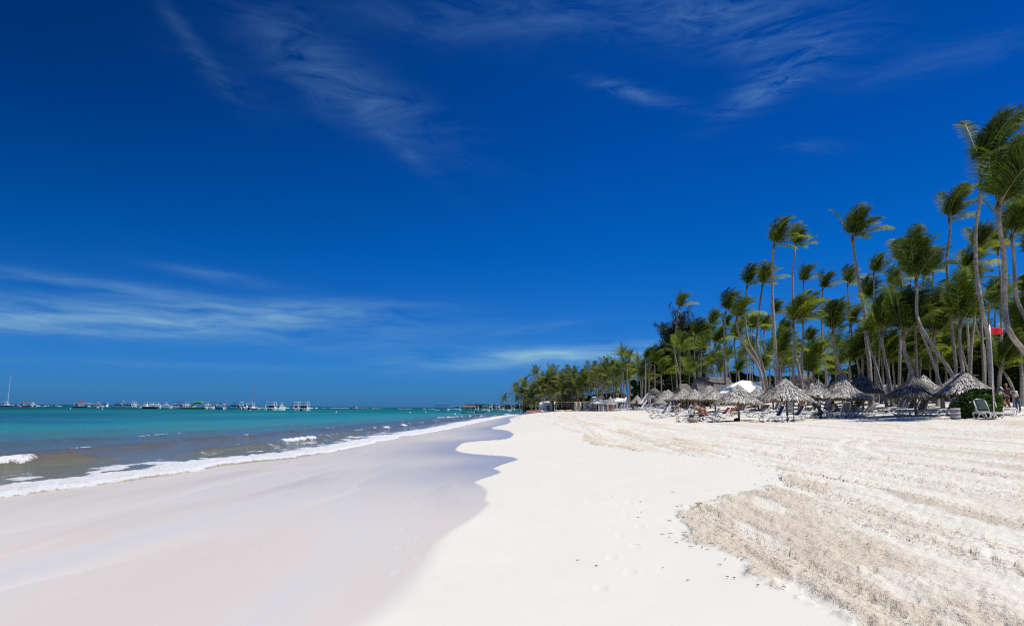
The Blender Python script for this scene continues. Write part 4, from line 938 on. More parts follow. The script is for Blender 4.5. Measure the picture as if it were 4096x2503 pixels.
# ------------------------------------------------------------------ sun loungers
def rail(y, mb, ang):
    mb.tube([(1.18, y, .36), (.6, y, .35), (.12, y, .35), (.01, y, .30), (-.02, y, .22), (.05, y, .12), (.20, y, .04), (.36, y, .015)], .037, 6)
    mb.tube([(.30, y, .02), (.42, y, .03), (.58, y, .14), (.78, y, .27), (.98, y, .335)], .034, 6)
    mb.tube([(.72, y, .34), (.92, y, .26), (1.10, y, .12), (1.24, y, .03), (1.38, y, .015)], .034, 6)
    mb.tube([(1.30, y, .02), (1.46, y, .05), (1.56, y, .16), (1.62, y, .30), (1.5, y, .35), (1.18, y, .36)], .034, 6)
def lounger_proto(ang, sling, cover):
    o = bpy.data.objects.new('sun_lounger', None); COL.objects.link(o); o.empty_display_size = .2
    mb = MB()
    for y in (-.31, .31): rail(y, mb, ang)
    for x, z in ((.02, .30), (.36, .05), (1.18, .35), (1.6, .28)): mb.tube([(x, -.31, z), (x, .31, z)], .022, 6)
    mb.build('frame', M['white'], o)
    mb = MB(); mb.box((.63, 0, .368), (1.06, .56, .018)); mb.build('seat_sling', M[sling], o)
    a = R(ang); dx, dz_ = math.cos(a), math.sin(a); h0 = Vector((1.16, 0, .37))
    def q(s_, y, n=0): return (h0.x + dx * s_ - dz_ * n, y, h0.z + dz_ * s_ + dx * n)
    mb = MB(); mb.tube([q(0, -.29), q(.62, -.30), q(.74, -.24), q(.78, -.1), q(.78, .1), q(.74, .24), q(.62, .30), q(0, .29)], .038, 6)
    bf = mb.build('backrest', M['white'], o)
    mb = MB(); mb.add([q(.03, -.27, .005), q(.03, .27, .005), q(.72, .25, .005), q(.72, -.25, .005), q(.03, -.27, -.012), q(.03, .27, -.012), q(.72, .25, -.012), q(.72, -.25, -.012)],
                     [(0, 1, 2, 3), (7, 6, 5, 4), (0, 3, 7, 4), (1, 5, 6, 2), (3, 2, 6, 7), (0, 4, 5, 1)]); mb.build('back_sling', M[sling], bf, False)
    if ang > 12:
        for y in (-.26, .26): mb = MB(); mb.tube([q(.42, y, -.02), (1.5, y, .34)], .014, 5); mb.build('back_prop', M['white'], o)
    if cover:
        mb = MB(); n = 9; ring = []
        for k in range(n):
            s_ = .80 - k * .09; ring.append((s_, .026 + .008 * math.sin(k * 2.1)))
        vs = []; W_ = .29
        for s_, nn in ring:
            for y in (-W_, -W_ * .4, W_ * .3, W_): vs.append(q(s_, y + .01 * math.sin(s_ * 30), nn + .010 * math.sin(y * 24 + s_ * 9)))
        m0 = len(vs)
        for s_, nn in ((.82, -.03), (.6, -.05), (.42, -.045)):
            for y in (-W_, -W_ * .4, W_ * .3, W_): vs.append(q(s_, y, nn))
        fs = [(i * 4 + j, i * 4 + j + 1, i * 4 + 5 + j, i * 4 + 4 + j) for i in range(n - 1) for j in range(3)]
        fs += [(j, j + 1, m0 + j + 1, m0 + j) for j in range(3)] + [(m0 + i * 4 + j, m0 + i * 4 + j + 1, m0 + i * 4 + 5 + j, m0 + i * 4 + 4 + j) for i in range(2) for j in range(3)]
        mb.add(vs, fs); cv = mb.build('towel', M[cover], None)
        md = cv.modifiers.new('thick', 'SOLIDIFY'); md.thickness = .012
        return o, cv
    return o, None
PROTO = {}
def lounger(px, d, yaw, ang, label, sling='taupe', cover=None, cvlab=None, group='white sun loungers under the thatched umbrellas'):
    """px: pixel of its middle; yaw: direction the foot-to-head axis points"""
    key = (ang, sling)
    g = G(px, d); ya = R(yaw); off = Vector((math.cos(ya), math.sin(ya), 0)) * .95; loc = g - off
    zf, zh = gz(loc.x, loc.y), gz(loc.x + 2 * off.x, loc.y + 2 * off.y); loc.z = zf; tilt = -math.atan2(zh - zf, 1.9)
    if key in PROTO and not cover: o = copy_tree(PROTO[key]); cv = None
    else:
        o, cv = lounger_proto(ang, sling, cover)
        if not cover: PROTO[key] = o
    o.location = loc; o.rotation_euler = (0, tilt, ya); tag(o, label, 'sun lounger', group)
    if cv: cv.location = loc; cv.rotation_euler = (0, tilt, ya); tag(cv, cvlab, 'towel')
    return o
L_ = lounger
L_(2641, 65, 8, 50, 'white lounger, front left end of the long row, backrest up, empty')
L_(2684, 68, 6, 28, 'white lounger with half-raised back in front of the two bare-backed sunbathers')
L_(2737, 72, 10, 44, 'lounger with dark green towel on its raised back behind the seated man in white shirt', cover='dkgreen', cvlab='dark green towel hung over the lounger back left of the bending man')
L_(2757, 54, 4, 0, 'flat low lounger on which the man in the white shirt sits')
L_(2843, 53, 3, 46, 'white lounger with raised back beside the bare-backed seated man', 'greysling')
L_(2885, 57, 12, 40, 'lounger draped with a maroon towel right of the seated group', cover='maroon', cvlab='maroon towel hanging over a lounger back')
L_(2962, 62, 4, 58, 'white lounger behind the bare umbrella post, its grey back raised', 'greysling')
L_(3036, 57, 3, 24, 'lounger with a black towel on its low back, middle of the row', cover='charcoal', cvlab='black towel on the half-lowered lounger back in the middle row')
L_(3094, 59, 2, 62, 'lounger with tall dark backrest just left of the wooden sign')
L_(2922, 90, 5, 0, 'small flat lounger far behind the bare umbrella post', 'greysling')
L_(2875, 92, 5, 34, 'small lounger far behind the maroon towel', 'greysling')
L_(3020, 78, 8, 62, 'far lounger with upright white back, left of the pair below the thatch', 'white')
L_(3044, 72, 8, 66, 'far lounger with upright grey back, right of the pair below the thatch', 'greysling')
L_(3100, 45.5, 3, 55, 'shaded lounger with navy towel on its back, left of the sign board', cover='navy', cvlab='navy towel over the shaded lounger left of the sign board')
L_(3176, 44.6, 2, 52, 'lounger passing behind the sign board legs, navy towel on its back', cover='navy', cvlab='navy towel on the lounger directly behind the sign board')
L_(3241, 52, 5, 8, 'flat lounger carrying the legs of someone lying down, behind the kneeling vendor')
L_(3257, 48, 170, 6, 'flat lounger just left of the kneeling vendor')
L_(3306, 50, 20, 60, 'lounger with taupe back right in front of the vendor, nearer of two', 'taupe')
L_(3298, 53, 20, 62, 'lounger with taupe back right in front of the vendor, farther of two', 'taupe')
L_(3368, 46, -78, 62, 'lounger seen from behind, its taupe backrest facing the camera, by the man in a cap')
L_(3405, 47.5, -60, 52, 'lounger with black towel where a man reclines', cover='charcoal', cvlab='black towel behind the head of the reclining man')
L_(3462, 48, -48, 34, 'lone lounger turned away with half-raised taupe back, right of the reclining man')
L_(3436, 57, 12, 56, 'lounger with black towel behind the reclining man', cover='charcoal', cvlab='black towel on the lounger behind the reclining man')
L_(3352, 55, 150, 55, 'grey-backed lounger behind the man in a cap', 'greysling')
L_(3592, 50, 2, 58, 'white lounger on which the man reads beside the woman in yellow')
L_(3632, 46, 6, 56, 'left of the two taupe-backed loungers under the wide dark umbrella', cover='charcoal', cvlab='black cloth over the seat of a lounger under the wide dark umbrella')
L_(3676, 44, 10, 58, 'right of the two taupe-backed loungers under the wide dark umbrella')
L_(3794, 42, 4, 62, 'lounger with curved grey back half hidden by the grey barrel', 'greysling')
L_(3943, 36.6, 84, 60, 'lounger facing the camera with dark green towel left of the flag pole', cover='dkgreen', cvlab='dark green towel on the lounger left of the flag pole')
L_(4031, 40, 60, 0, 'flat white lounger piled with wares right of the flag pole', 'white')
GL = 'far loungers beyond the rope fence'
for i, (px, d, yw, an) in enumerate([(2440, 128, 10, 45), (2474, 122, 25, 55), (2486, 122, 25, 55), (2498, 121, 25, 55), (2528, 118, 5, 0), (2570, 104, 5, 30), (2590, 103, 5, 40), (2612, 92, 5, 0), (2622, 84, 4, 34), (2640, 88, 4, 44), (2350, 165, 10, 20), (2368, 162, 10, 40),
                                      (2394, 150, 10, 30), (2418, 145, 10, 40), (2560, 125, 10, 40), (2600, 118, 10, 45), (2646, 78, 5, 14), (2668, 76, 5, 30), (2556, 112, 10, 20), (2664, 95, 9, 50), (2696, 92, 12, 30)]):
    L_(px, d, yw, an, f'small far white lounger, {ordn(i) if i else "first"} of those scattered left of the main row', 'greysling', group=GL)

# ------------------------------------------------------------------ sign, flag, net, bins, tables
g = G(3161, 43.5); o = thing('sign_board', 'wooden sign board seen from behind between two dark posts in the sand', 'sign', g, R(-3)); k = 43.5 / F
for s_ in (-1, 1):
    mb = MB(); mb.box((s_ * .2, 0, .66), (.045, .045, 1.44)); mb.build('post', M['darkpost'], o, False)
mb = MB()
for q in range(5): mb.box((0, -.035, .70 + q * .135), (.36, .022, .128))
mb.build('panel', M['greyboard'], o, False)
mb = MB(); mb.box((0, -.03, .62), (.36, .03, .035)); mb.box((0, -.03, 1.33), (.36, .03, .035)); mb.build('panel_edge', M['darkpost'], o, False)
g = G(3974, 37); o = thing('flag_pole', 'tall thin metal pole flying a red flag beside the round bush', 'flag', g)
top = P(3958, 1299, 37) - g; mb = MB(); mb.tube([(0, 0, -.2), top * .5, top], [.030, .027, .022], 10); mb.build('pole', M['metal'], o)
mb = MB(); mb.tube([(.07, -.03, .9), top * .5 + Vector((.05, -.03, 0)), top + Vector((.02, -.02, -.15))], .009, 5); mb.tube([(.07, -.03, .9), (.12, -.03, .7), (.15, -.03, .55), (.16, -.03, .75), (.07, -.03, .92)], .014, 5); mb.build('rope', M['whitecloth'], o)
V = []; Q = []; nx, ny = 22, 12; fl, fh = 52 / F * 37, 28 / F * 37
for i in range(nx + 1):
    for j in range(ny + 1):
        u_, v_ = i / nx, j / ny; y = .05 * math.sin(u_ * 8 + v_ * 1.2) * u_ * 1.4; zz = -v_ * fh * (1 - .22 * u_) - .10 * u_ - .035 * math.sin(u_ * 6.5 + v_) * u_
        V.append((.03 + u_ * fl, y, zz)); 
for i in range(nx):
    for j in range(ny): a = i * (ny + 1) + j; Q.append((a, a + 1, a + ny + 2, a + ny + 1))
me = bpy.data.meshes.new('flag'); me.from_pydata(V, [], Q); me.materials.append(M['redflag']); me.polygons.foreach_set('use_smooth', [True] * len(Q)); fo_ = link('flag', me, o, loc=top + Vector((0, 0, -.12))); fo_.modifiers.new('t', 'SOLIDIFY').thickness = .006
a, b = G(2219, 150), G(2412, 152); o = thing('volleyball_net', 'volleyball net with yellow top tape between two grey posts on open sand', 'net', a)
for q in (Vector((0, 0, 0)), b - a):
    mb = MB(); mb.tube([q + Vector((0, 0, -.3)), q + Vector((0, 0, 2.35))], .07, 8); mb.build('post', M['metal'], o)
mb = MB(); mb.tube([Vector((0, 0, 2.25)), (b - a) * .5 + Vector((0, 0, 2.13)), b - a + Vector((0, 0, 2.25))], .035, 5); mb.build('top_tape', M['crate'], o)
mb = MB()
for z in (1.3, 1.55, 1.8, 2.05):
    mb.tube([Vector((0, 0, z)), (b - a) * .5 + Vector((0, 0, z - .1)), b - a + Vector((0, 0, z))], .006, 3)
for i in range(1, 40): q = (b - a) * (i / 40); mb.tube([q + Vector((0, 0, 1.2)), q + Vector((0, 0, 2.15))], .005, 3)
mb.build('mesh', M['darkpost'], o)
def barrel(px, d, label, h=.62, r=.24):
    o = thing('barrel_bin', label, 'bin', G(px, d)); mb = MB(); mb.lathe([(r * .92, 0), (r, .1), (r, h - .05), (r * .97, h), (r * .85, h), (r * .85, h - .1)], n=20); mb.build('body', M['bin'], o)
    for z in (.14, h * .52, h - .07):
        mb = MB(); mb.lathe([(r + .004, z), (r + .014, z + .01), (r + .014, z + .03), (r + .004, z + .04)], n=20); mb.build('hoop', M['whitecloth'], o)
barrel(3820, 37.5, 'grey slatted barrel bin with pale hoops left of the round bush'); barrel(3749, 62, 'grey barrel bin with white lid far behind between palm trunks', .9, .38)
def bag(px, d, label, m_, r=(.3, .2, .2), rz=0, dz=0):
    o = thing('beach_bag', label, 'bag', G(px, d, dz), R(rz)); mb = MB(); mb.ell((0, 0, r[2] * .9), r, 10); mb.ell((r[0] * .25, .02, r[2] * 1.45), (r[0] * .6, r[1] * .7, r[2] * .45), 8); mb.build('body', M[m_], o)
    mb = MB(); mb.tube([(-r[0] * .6, 0, r[2] * 1.2), (-r[0] * .2, -.04, r[2] * 2.1), (r[0] * .35, -.04, r[2] * 1.7)], .014, 5); mb.build('strap', M['black'], o)
bag(2767, 51.5, 'bulging grey bag on the sand in front of the man in white shirt', 'taupe', (.36, .22, .2)); bag(2946, 50.6, 'dark bag lying at the foot of the bare umbrella post', 'shade', (.24, .16, .12)); bag(3842, 39.8, 'grey plastic bag beside the barrel bin', 'greysling', (.2, .14, .13))
bag(2785, 50.8, 'small tan basket between the grey bag and the seated group', 'crate', (.12, .1, .12))
def small_table(px, d, label, m_='white', h=.42, w_=.45):
    o = thing('side_table', label, 'table', G(px, d)); mb = MB(); mb.box((0, 0, h), (w_, w_, .03)); mb.build('table_top', M[m_], o, False)
    for sx in (-1, 1):
        for sy in (-1, 1): mb = MB(); mb.tube([(sx * w_ * .42, sy * w_ * .42, 0), (sx * w_ * .36, sy * w_ * .36, h - .015)], .018, 6); mb.build('leg', M[m_], o)
small_table(3311, 48.6, 'small white table with trinkets in front of the kneeling vendor', h=.55, w_=.6)
def trinkets(px, d, z, label, seed, cols):
    o = thing('trinket_pile', label, 'trinkets', G(px, d, z)); rg = random.Random(seed)
    for i, c in enumerate(cols): mb = MB(); mb.ell((rg.uniform(-.22, .22), rg.uniform(-.15, .15), .05), (rg.uniform(.05, .1), .05, .05), 8); mb.build('trinket', M[c], o)
trinkets(3311, 48.6, .57, 'red and blue trinkets laid on the small white table', 1, ['red', 'blue', 'orange', 'shade', 'red']); trinkets(4031, 40, .40, 'shells and carved trinkets heaped on the flat white lounger', 2, ['crate', 'whitecloth', 'shade', 'orange', 'cream', 'maroon', 'crate'])
for px, d, lb in ((2937, 64, 'straw-coloured crate under the thatch behind the bare post'), (3062, 66, 'straw-coloured crate left of the far palm foot'), (2966, 70, 'straw-coloured crate right behind the bare post')):
    o = thing('straw_crate', lb, 'crate', G(px, d)); mb = MB(); mb.box((0, 0, .3), (.62, .5, .6)); mb.build('body', M['crate'], o, False); mb = MB(); mb.box((0, 0, .62), (.68, .56, .045)); mb.build('lid', M['wood'], o, False)

# ------------------------------------------------------------------ people
def skin_obj(name, chains, mt, parent):
    """chains: lists of (Vector, radius); shared points join"""
    vs = []; rs = []; es = []; idx = {}
    for ch in chains:
        prev = None
        for p_, r_ in ch:
            k = tuple(round(c, 4) for c in p_)
            if k not in idx: idx[k] = len(vs); vs.append(tuple(p_)); rs.append(r_)
            if prev is not None and prev != idx[k]: es.append((prev, idx[k]))
            prev = idx[k]
    me = bpy.data.meshes.new(name); me.from_pydata(vs, es, []); o = bpy.data.objects.new(name, me); COL.objects.link(o)
    sk = o.modifiers.new('skin', 'SKIN'); sk.use_smooth_shade = True
    for i, sv in enumerate(me.skin_vertices[0].data):
        r_ = rs[i]; sv.radius = (r_, r_) if not isinstance(r_, tuple) else r_; sv.use_root = (i == 0)
    o.modifiers.new('sub', 'SUBSURF').levels = 1
    dg = bpy.context.evaluated_depsgraph_get(); dg.update(); m2 = bpy.data.meshes.new_from_object(o.evaluated_get(dg)); m2.name = name
    bpy.data.objects.remove(o); m2.materials.clear(); m2.materials.append(mt); m2.polygons.foreach_set('use_smooth', [True] * len(m2.polygons))
    return m2
def dirv(a, side=0.0): return Vector((math.sin(R(a)), side, -math.cos(R(a)))).normalized()
def person(px, d, yaw, label, skin='tan', hair='hair', torso=0, thigh=(0, 0), shin=(0, 0), arm=(10, 10), fore=(20, 20), head=None, pelvis=None, top=None, bottom='navy', long_=False, hat=None, female=False, scale_=1.0, dz=0, splay=.06, hairlong=False, sleeve=False, group=None, extra=None):
    g = G(px, d, dz); o = thing('person', label, 'person', g, R(yaw), group, scale_)
    tv = Vector((math.sin(R(torso)), 0, math.cos(R(torso)))); hp = Vector((0, 0, 0)); sw = .165 if female else .19; hw = .095
    TL, SL, UA, FA = .43, .42, .28, .25
    chest = hp + tv * .30; neck = hp + tv * .50; ha = torso * .6 if head is None else head
    hv = Vector((math.sin(R(ha)), 0, math.cos(R(ha)))); hd = neck + hv * .17
    J = {}
    low = 1e9
    for i, s_ in enumerate((-1, 1)):
        hip = hp + Vector((0, s_ * hw, -.04)); kn = hip + dirv(thigh[i], s_ * splay) * TL; an = kn + dirv(shin[i], 0) * SL; toe = an + Vector((math.cos(R(max(0, shin[i]) if shin[i] < 60 else shin[i])), 0, -.25 if shin[i] < 60 else math.sin(R(shin[i])) * .6)).normalized() * .16
        if shin[i] < -60: toe = an + Vector((-.12, 0, -.03))
        sh = hp + tv * .44 + Vector((0, s_ * sw, 0)); el = sh + dirv(arm[i], s_ * .18) * UA; ha_ = el + dirv(fore[i], -s_ * .05) * FA
        J[s_] = (hip, kn, an, toe, sh, el, ha_); low = min(low, an.z - .06, toe.z - .03, kn.z - .06)
    pz = -low if pelvis is None else pelvis
    up = Vector((0, 0, pz))
    ch = [[(hp, (.125, .10)), (hp + tv * .14, (.115, .085) if female else (.125, .095)), (chest, (.14, .10)), (hp + tv * .42, (.12, .085)), (neck, .052), (neck + hv * .07, .05)]]
    for s_ in (-1, 1):
        hip, kn, an, toe, sh, el, hn = J[s_]
        ch.append([(hp, (.125, .10)), (hip, .085), (hip.lerp(kn, .45), .072), (kn, .052), (kn.lerp(an, .35), .054), (an, .034), (toe, .026)])
        ch.append([(hp + tv * .42, (.12, .085)), (sh, .052), (sh.lerp(el, .5), .043), (el, .035), (el.lerp(hn, .5), .031), (hn, .021)])
    ch = [[(p_ + up, r_) for p_, r_ in c] for c in ch]
    body = skin_obj('body', ch, M[skin], o)
    mb = MB(); mb.v = [tuple(v.co) for v in body.vertices]; mb.f = [tuple(p_.vertices) for p_ in body.polygons]; mb.m = [0] * len(mb.f)
    hc = hd + up
    mb.ell(hc, (.088, .073, .115), 12, 0, (0, R(ha), 0)); fw = Vector((math.cos(R(ha)), 0, -math.sin(R(ha))))
    mb.ell(hc + fw * .055 - hv * .065, (.045, .05, .045), 8); mb.ell(hc + fw * .095 - hv * .01, (.018, .013, .024), 6)
    mb.ell(hc + fw * .083 - hv * .055, (.012, .026, .008), 6, 2)
    for s_ in (-1, 1):
        mb.ell(hc + Vector((0, s_ * .074, 0)), (.02, .012, .03), 6); mb.ell(hc + fw * .078 + Vector((0, s_ * .032, 0)) + hv * .012, (.009, .012, .008), 6, 1)
        hip, kn, an, toe, sh, el, hn = J[s_]; fd = (hn - el).normalized(); w0 = hn + up
        sd2 = Vector((0, 1, 0)); nn = fd.cross(sd2).normalized()
        mb.ell(w0 + fd * .045, (.042, .036, .016), 8, 0, (0, math.atan2(-fd.z, fd.x), 0))
        for q, ln in enumerate((.062, .075, .08, .07)):
            b = w0 + fd * .075 + sd2 * (q - 1.5) * .017; mb.tube([b, b + fd * ln * .5, b + fd * ln * .9 + nn * .02], [.009, .008, .006], 5)
        b = w0 + fd * .03 + sd2 * (-s_) * .034; mb.tube([b, b + (fd + sd2 * -s_ * .9).normalized() * .035, b + (fd * 1.3 + sd2 * -s_ * .5).normalized() * .06], [.011, .010, .007], 5)
    mb.build('body', [M[skin], M['black'], M['maroon']], o)
    # hair
    mb = MB(); mb.ell(hc - fw * .018 + hv * .025, (.095, .083, .105), 12, 0, (0, R(ha), 0))
    if hairlong: mb.tube([hc - fw * .06 + hv * .02, hc - fw * .10 - hv * .10, hc - fw * .09 - hv * .24], [.07, .06, .03], 8)
    hr = mb.build('hair', M[hair], o)
    if hat:
        mb = MB(); R3 = Euler((0, R(ha), 0)).to_matrix()
        if hat[0] == 'brim': mb.lathe([(.17, -.02), (.175, -.005), (.105, .02), (.10, .09), (.06, .125), (.01, .13)], n=18)
        else: mb.lathe([(.10, 0), (.10, .05), (.07, .095), (.01, .105)], n=16); mb.box((.12, 0, .005), (.13, .13, .012))
        mb.v = [tuple(hc + hv * .045 + R3 @ Vector(v)) for v in mb.v]; mb.build('hat', M[hat[1]], o)
    gr = .016
    if top:
        c2 = [[(p_ + up, r_) for p_, r_ in c] for c in [[(hp + tv * .02, (.135 + gr, .11 + gr)), (hp + tv * .14, (.125 + gr, .10 + gr)), (chest, (.145 + gr, .105 + gr)), (hp + tv * .42, (.125 + gr, .09 + gr)), (neck, .06)]]]
        for s_ in (-1, 1):
            hip, kn, an, toe, sh, el, hn = J[s_]; c2.append([(p_ + up, r_) for p_, r_ in [(hp + tv * .42, (.125 + gr, .09 + gr)), (sh, .06 + gr * .5)] + ([(sh.lerp(el, .6), .055 + gr * .5)] if sleeve is not True else [(el, .05), (el.lerp(hn, .9), .04)])])
        m2 = skin_obj('shirt', c2, M[top], o); link('shirt', m2, o)
    if bottom:
        c2 = [[(hp + tv * .04 + up, (.130 + gr, .105 + gr)), (hp + up, (.13 + gr, .11 + gr))]]
        for s_ in (-1, 1):
            hip, kn, an, toe, sh, el, hn = J[s_]
            pts = [(hp, (.13 + gr, .11 + gr)), (hip, .09 + gr), (hip.lerp(kn, .5), .082 + gr * .5)]
            if long_: pts += [(kn, .066), (kn.lerp(an, .5), .062), (kn.lerp(an, .95), .052)]
            c2.append([(p_ + up, r_) for p_, r_ in pts])
        link('trousers' if long_ else 'shorts', skin_obj('shorts', c2, M[bottom], o), o)
    if female and not top and extra:
        mb = MB()
        for s_ in (-1, 1): mb.ell(hp + up + tv * .33 + Vector((.075, s_ * .07, 0)), (.06, .065, .055), 8)
        mb.tube([hp + up + tv * .33 + Vector((math.cos(q) * .125, math.sin(q) * .165, 0)) for q in [i * math.pi / 6 for i in range(13)]], .014, 5, caps=False); mb.build('bikini_top', M[extra], o)
    return o
SIT = dict(thigh=(86, 82), shin=(8, -4), pelvis=.47)
person(2765, 53.6, 72, 'person in white shirt and cap sitting back-turned on a low flat lounger', 'brown', torso=18, arm=(35, 40), fore=(70, 75), top='shirt', bottom='charcoal', hat=('cap', 'whitecloth'), **SIT)
person(2772, 57, 20, 'bare-chested standing person with dark hair bending over the seated group', 'tan', torso=34, head=30, arm=(50, 30), fore=(60, 50), bottom='black', splay=.08)
person(2797, 55.5, -165, 'person in a black swimsuit bending low toward the lounger, hair hanging', 'tan', torso=78, head=95, thigh=(-4, 6), shin=(-8, -2), arm=(40, 30), fore=(55, 50), bottom='black', female=True, extra='black', hairlong=True)
person(2807, 53, 80, 'bare-backed heavy person in dark blue shorts sitting with back to the camera', 'tan', torso=16, arm=(30, 30), fore=(60, 60), bottom='navy', scale_=1.07, **SIT)
person(2826, 54.2, 185, 'bare-shouldered person sitting right of the bare-backed man', 'tan', torso=22, arm=(30, 45), fore=(70, 60), bottom='maroon', female=True, extra='red', hairlong=True, **SIT)
person(2694, 69, 100, 'left of the two dark-haired sunbathers sitting up under the thatch', 'brown', torso=12, arm=(-20, -20), fore=(0, 0), bottom='charcoal', thigh=(88, 88), shin=(75, 75), pelvis=.48)
person(2711, 69.5, 95, 'right of the two sunbathers sitting up under the thatch, shorter hair', 'tan', torso=6, arm=(-25, -20), fore=(0, 5), bottom='navy', thigh=(88, 88), shin=(75, 75), pelvis=.48)
person(2948, 62, 185, 'person sitting on a lounger with knees drawn up behind the bare umbrella post', 'tan', torso=-18, arm=(40, 30), fore=(70, 60), thigh=(120, 125), shin=(35, 30), pelvis=.5, bottom='black')
person(3208, 60, 90, 'person in khaki shorts standing with back turned under the thatch, bending away', 'pale', torso=42, arm=(30, 30), fore=(40, 40), top='charcoal', bottom='taupe', splay=.1)
person(3238, 52, 180, 'person lying flat with dark legs stretched left behind the vendor', 'brown', torso=-62, head=-40, arm=(-10, 20), fore=(40, 40), thigh=(88, 86), shin=(84, 80), pelvis=.50, bottom='black')
person(3274, 47.4, 0, 'kneeling vendor in white hat, white shirt and dark trousers wearing a backpack', 'brown', torso=12, head=34, thigh=(4, 50), shin=(-88, -30), arm=(28, 48), fore=(80, 84), top='shirt', bottom='charcoal', long_=True, hat=('brim', 'whitecloth'))
o = thing('backpack', 'dark grey backpack on the back of the kneeling vendor', 'backpack', G(3262, 47.4), 0); mb = MB(); mb.ell((-.02, 0, .86), (.14, .16, .24), 10, rot=(0, R(12), 0)); mb.build('body', M['charcoal'], o)
mb = MB(); mb.ell((-.12, 0, .78), (.07, .12, .13), 8); mb.build('pocket', M['greysling'], o)
person(3352, 49, 205, 'bare-backed person in a dark cap leaning forward on a lounger edge', 'pale', torso=42, head=50, arm=(40, 20), fore=(30, 20), thigh=(80, 70), shin=(5, -10), pelvis=.47, bottom='shade', hat=('cap', 'navy'))
person(3402, 47.2, 120, 'shirtless person reclining on the lounger with the black towel', 'tan', torso=-48, head=-25, arm=(10, 30), fore=(70, 80), thigh=(100, 92), shin=(70, 80), pelvis=.5, bottom='black')
person(3588, 52, -160, 'person in a yellow bikini sitting on the lounger behind the reader', 'tan', torso=-6, arm=(25, -15), fore=(50, 0), thigh=(88, 86), shin=(70, 76), pelvis=.48, female=True, bottom='bikini', extra='bikini', hairlong=True)
person(3622, 50, 180, 'bearded shirtless person lying back and reading on a white lounger', 'pale', torso=-38, head=-18, arm=(30, 40), fore=(115, 110), thigh=(92, 90), shin=(86, 88), pelvis=.5, bottom='shirt')
person(3997, 41.5, -12, 'vendor in beige shirt and white cap standing right of the flag pole', 'brown', torso=10, head=30, arm=(30, 40), fore=(75, 78), top='beige', bottom='navy', long_=True, hat=('cap', 'whitecloth'), scale_=.92)
person(4031, 43.5, -100, 'bald person in a dark vest standing between the two vendors', 'tan', hair='tan', torso=4, head=10, arm=(20, 30), fore=(60, 60), top='shade', bottom='navy', scale_=.98, dz=.06)
person(4074, 41.6, 185, 'person in a cream polo shirt and jeans leaning toward the lounger of wares', 'brown', torso=26, head=44, arm=(35, 50), fore=(50, 62), top='shirt', bottom='denim', long_=True, scale_=.94)
person(4040, 41, 150, 'dark-skinned child in a blue swimsuit sitting on the lounger of wares', 'brown', torso=8, arm=(20, 30), fore=(60, 60), thigh=(84, 84), shin=(5, 0), pelvis=.46, bottom='blue', scale_=.82)
person(4020, 42.6, 160, 'person in an orange top crouched behind the lounger of wares', 'brown', torso=14, arm=(20, 40), fore=(60, 60), thigh=(100, 100), shin=(-20, -20), top='orange', bottom='charcoal', scale_=.9)
person(2546, 108, 30, 'far dark-skinned person standing beside the lifeguard hut stairs', 'brown', torso=3, arm=(10, 10), fore=(20, 20), bottom='shade', top='maroon')
person(2533, 106, 170, 'far person in black sitting low on the sand left of the standing one', 'brown', torso=20, thigh=(95, 95), shin=(20, 20), pelvis=.3, bottom='black', top='charcoal')
person(2441, 125, 175, 'far sunbather leaning back in the lounger by the white rope posts', 'tan', torso=-42, thigh=(95, 90), shin=(70, 70), pelvis=.48, bottom='red')
person(2449, 121, 90, 'far child in a red swimsuit standing by the rope fence', 'tan', torso=5, bottom='red', top='red', scale_=.62)
for i, (px, d, sk, bt) in enumerate([(2665, 84, 'brown', 'black'), (3020, 68, 'pale', 'black'), (3138, 70, 'tan', 'navy'), (3430, 60, 'tan', 'green')]):
    person(px, d, 180, ['far seated person under the thatch right of the lifeguard hut', 'far sunbather seated below the umbrella pair behind the black towel', 'far sunbather lying in deep shade left of the sign top', 'far sunbather shaded behind the lounger turned away'][i], sk, torso=-30, thigh=(90, 95), shin=(80, 60), pelvis=.48, bottom=bt)

# ------------------------------------------------------------------ lifeguard hut, roofs, tents, cabanas, fence
def rel(px, py, d, g): return P(px, py, d) - g
d = 108; g = G(2618, d); o = thing('lifeguard_hut', 'raised lifeguard hut on white posts with arched grey thatched roof and stairs', 'hut', g); k = d / F
zr = rel(2618, 1573, d, g).z; zp = rel(2618, 1592, d, g).z
for sx in (-.72, .72):
    for sy in (-.6, .6): mb = MB(); mb.box((sx, sy, zr / 2), (.13, .13, zr)); mb.build('post', M['white'], o, False)
mb = MB(); mb.box((0, 0, zp), (1.9, 1.6, .1)); mb.build('platform', M['wall'], o, False)
mb = MB()
for z in (.35, .7): mb.box((0, -.78, zp + z), (1.8, .05, .06)); mb.box((-.88, 0, zp + z), (.05, 1.5, .06))
mb.build('railing', M['white'], o, False)
rg = random.Random(3); V = []; Q = []
for i in range(1600):
    a, t_ = rg.uniform(0, 6.283), rg.uniform(0, 1) ** .6; rx, ry = 1.18, .95; b = Vector((rx * t_ * math.cos(a), ry * t_ * math.sin(a), .92 * (1 - t_ ** 2.2))); dr = Vector((math.cos(a) * .6, math.sin(a) * .5, -.25 - t_)).normalized()
    blade(V, Q, b, dr, dr.cross(Vector((-math.sin(a), math.cos(a), 0))).normalized() * -1, rg.uniform(.2, .4), .035, rg)
mb = MB(); mb.v = [tuple(v) for v in V]; mb.f = list(Q); mb.m = [0] * len(Q); mb.lathe([(1.05, 0), (.95, .3), (.6, .68), (.02, .88)], n=18); mb.build('roof', M['thatchdark'], o, False, loc=(0, 0, zr - .12))
mb = MB(); s0 = Vector((-.95, -.3, zp)); s1 = rel(2562, 1636, d - 2, g)
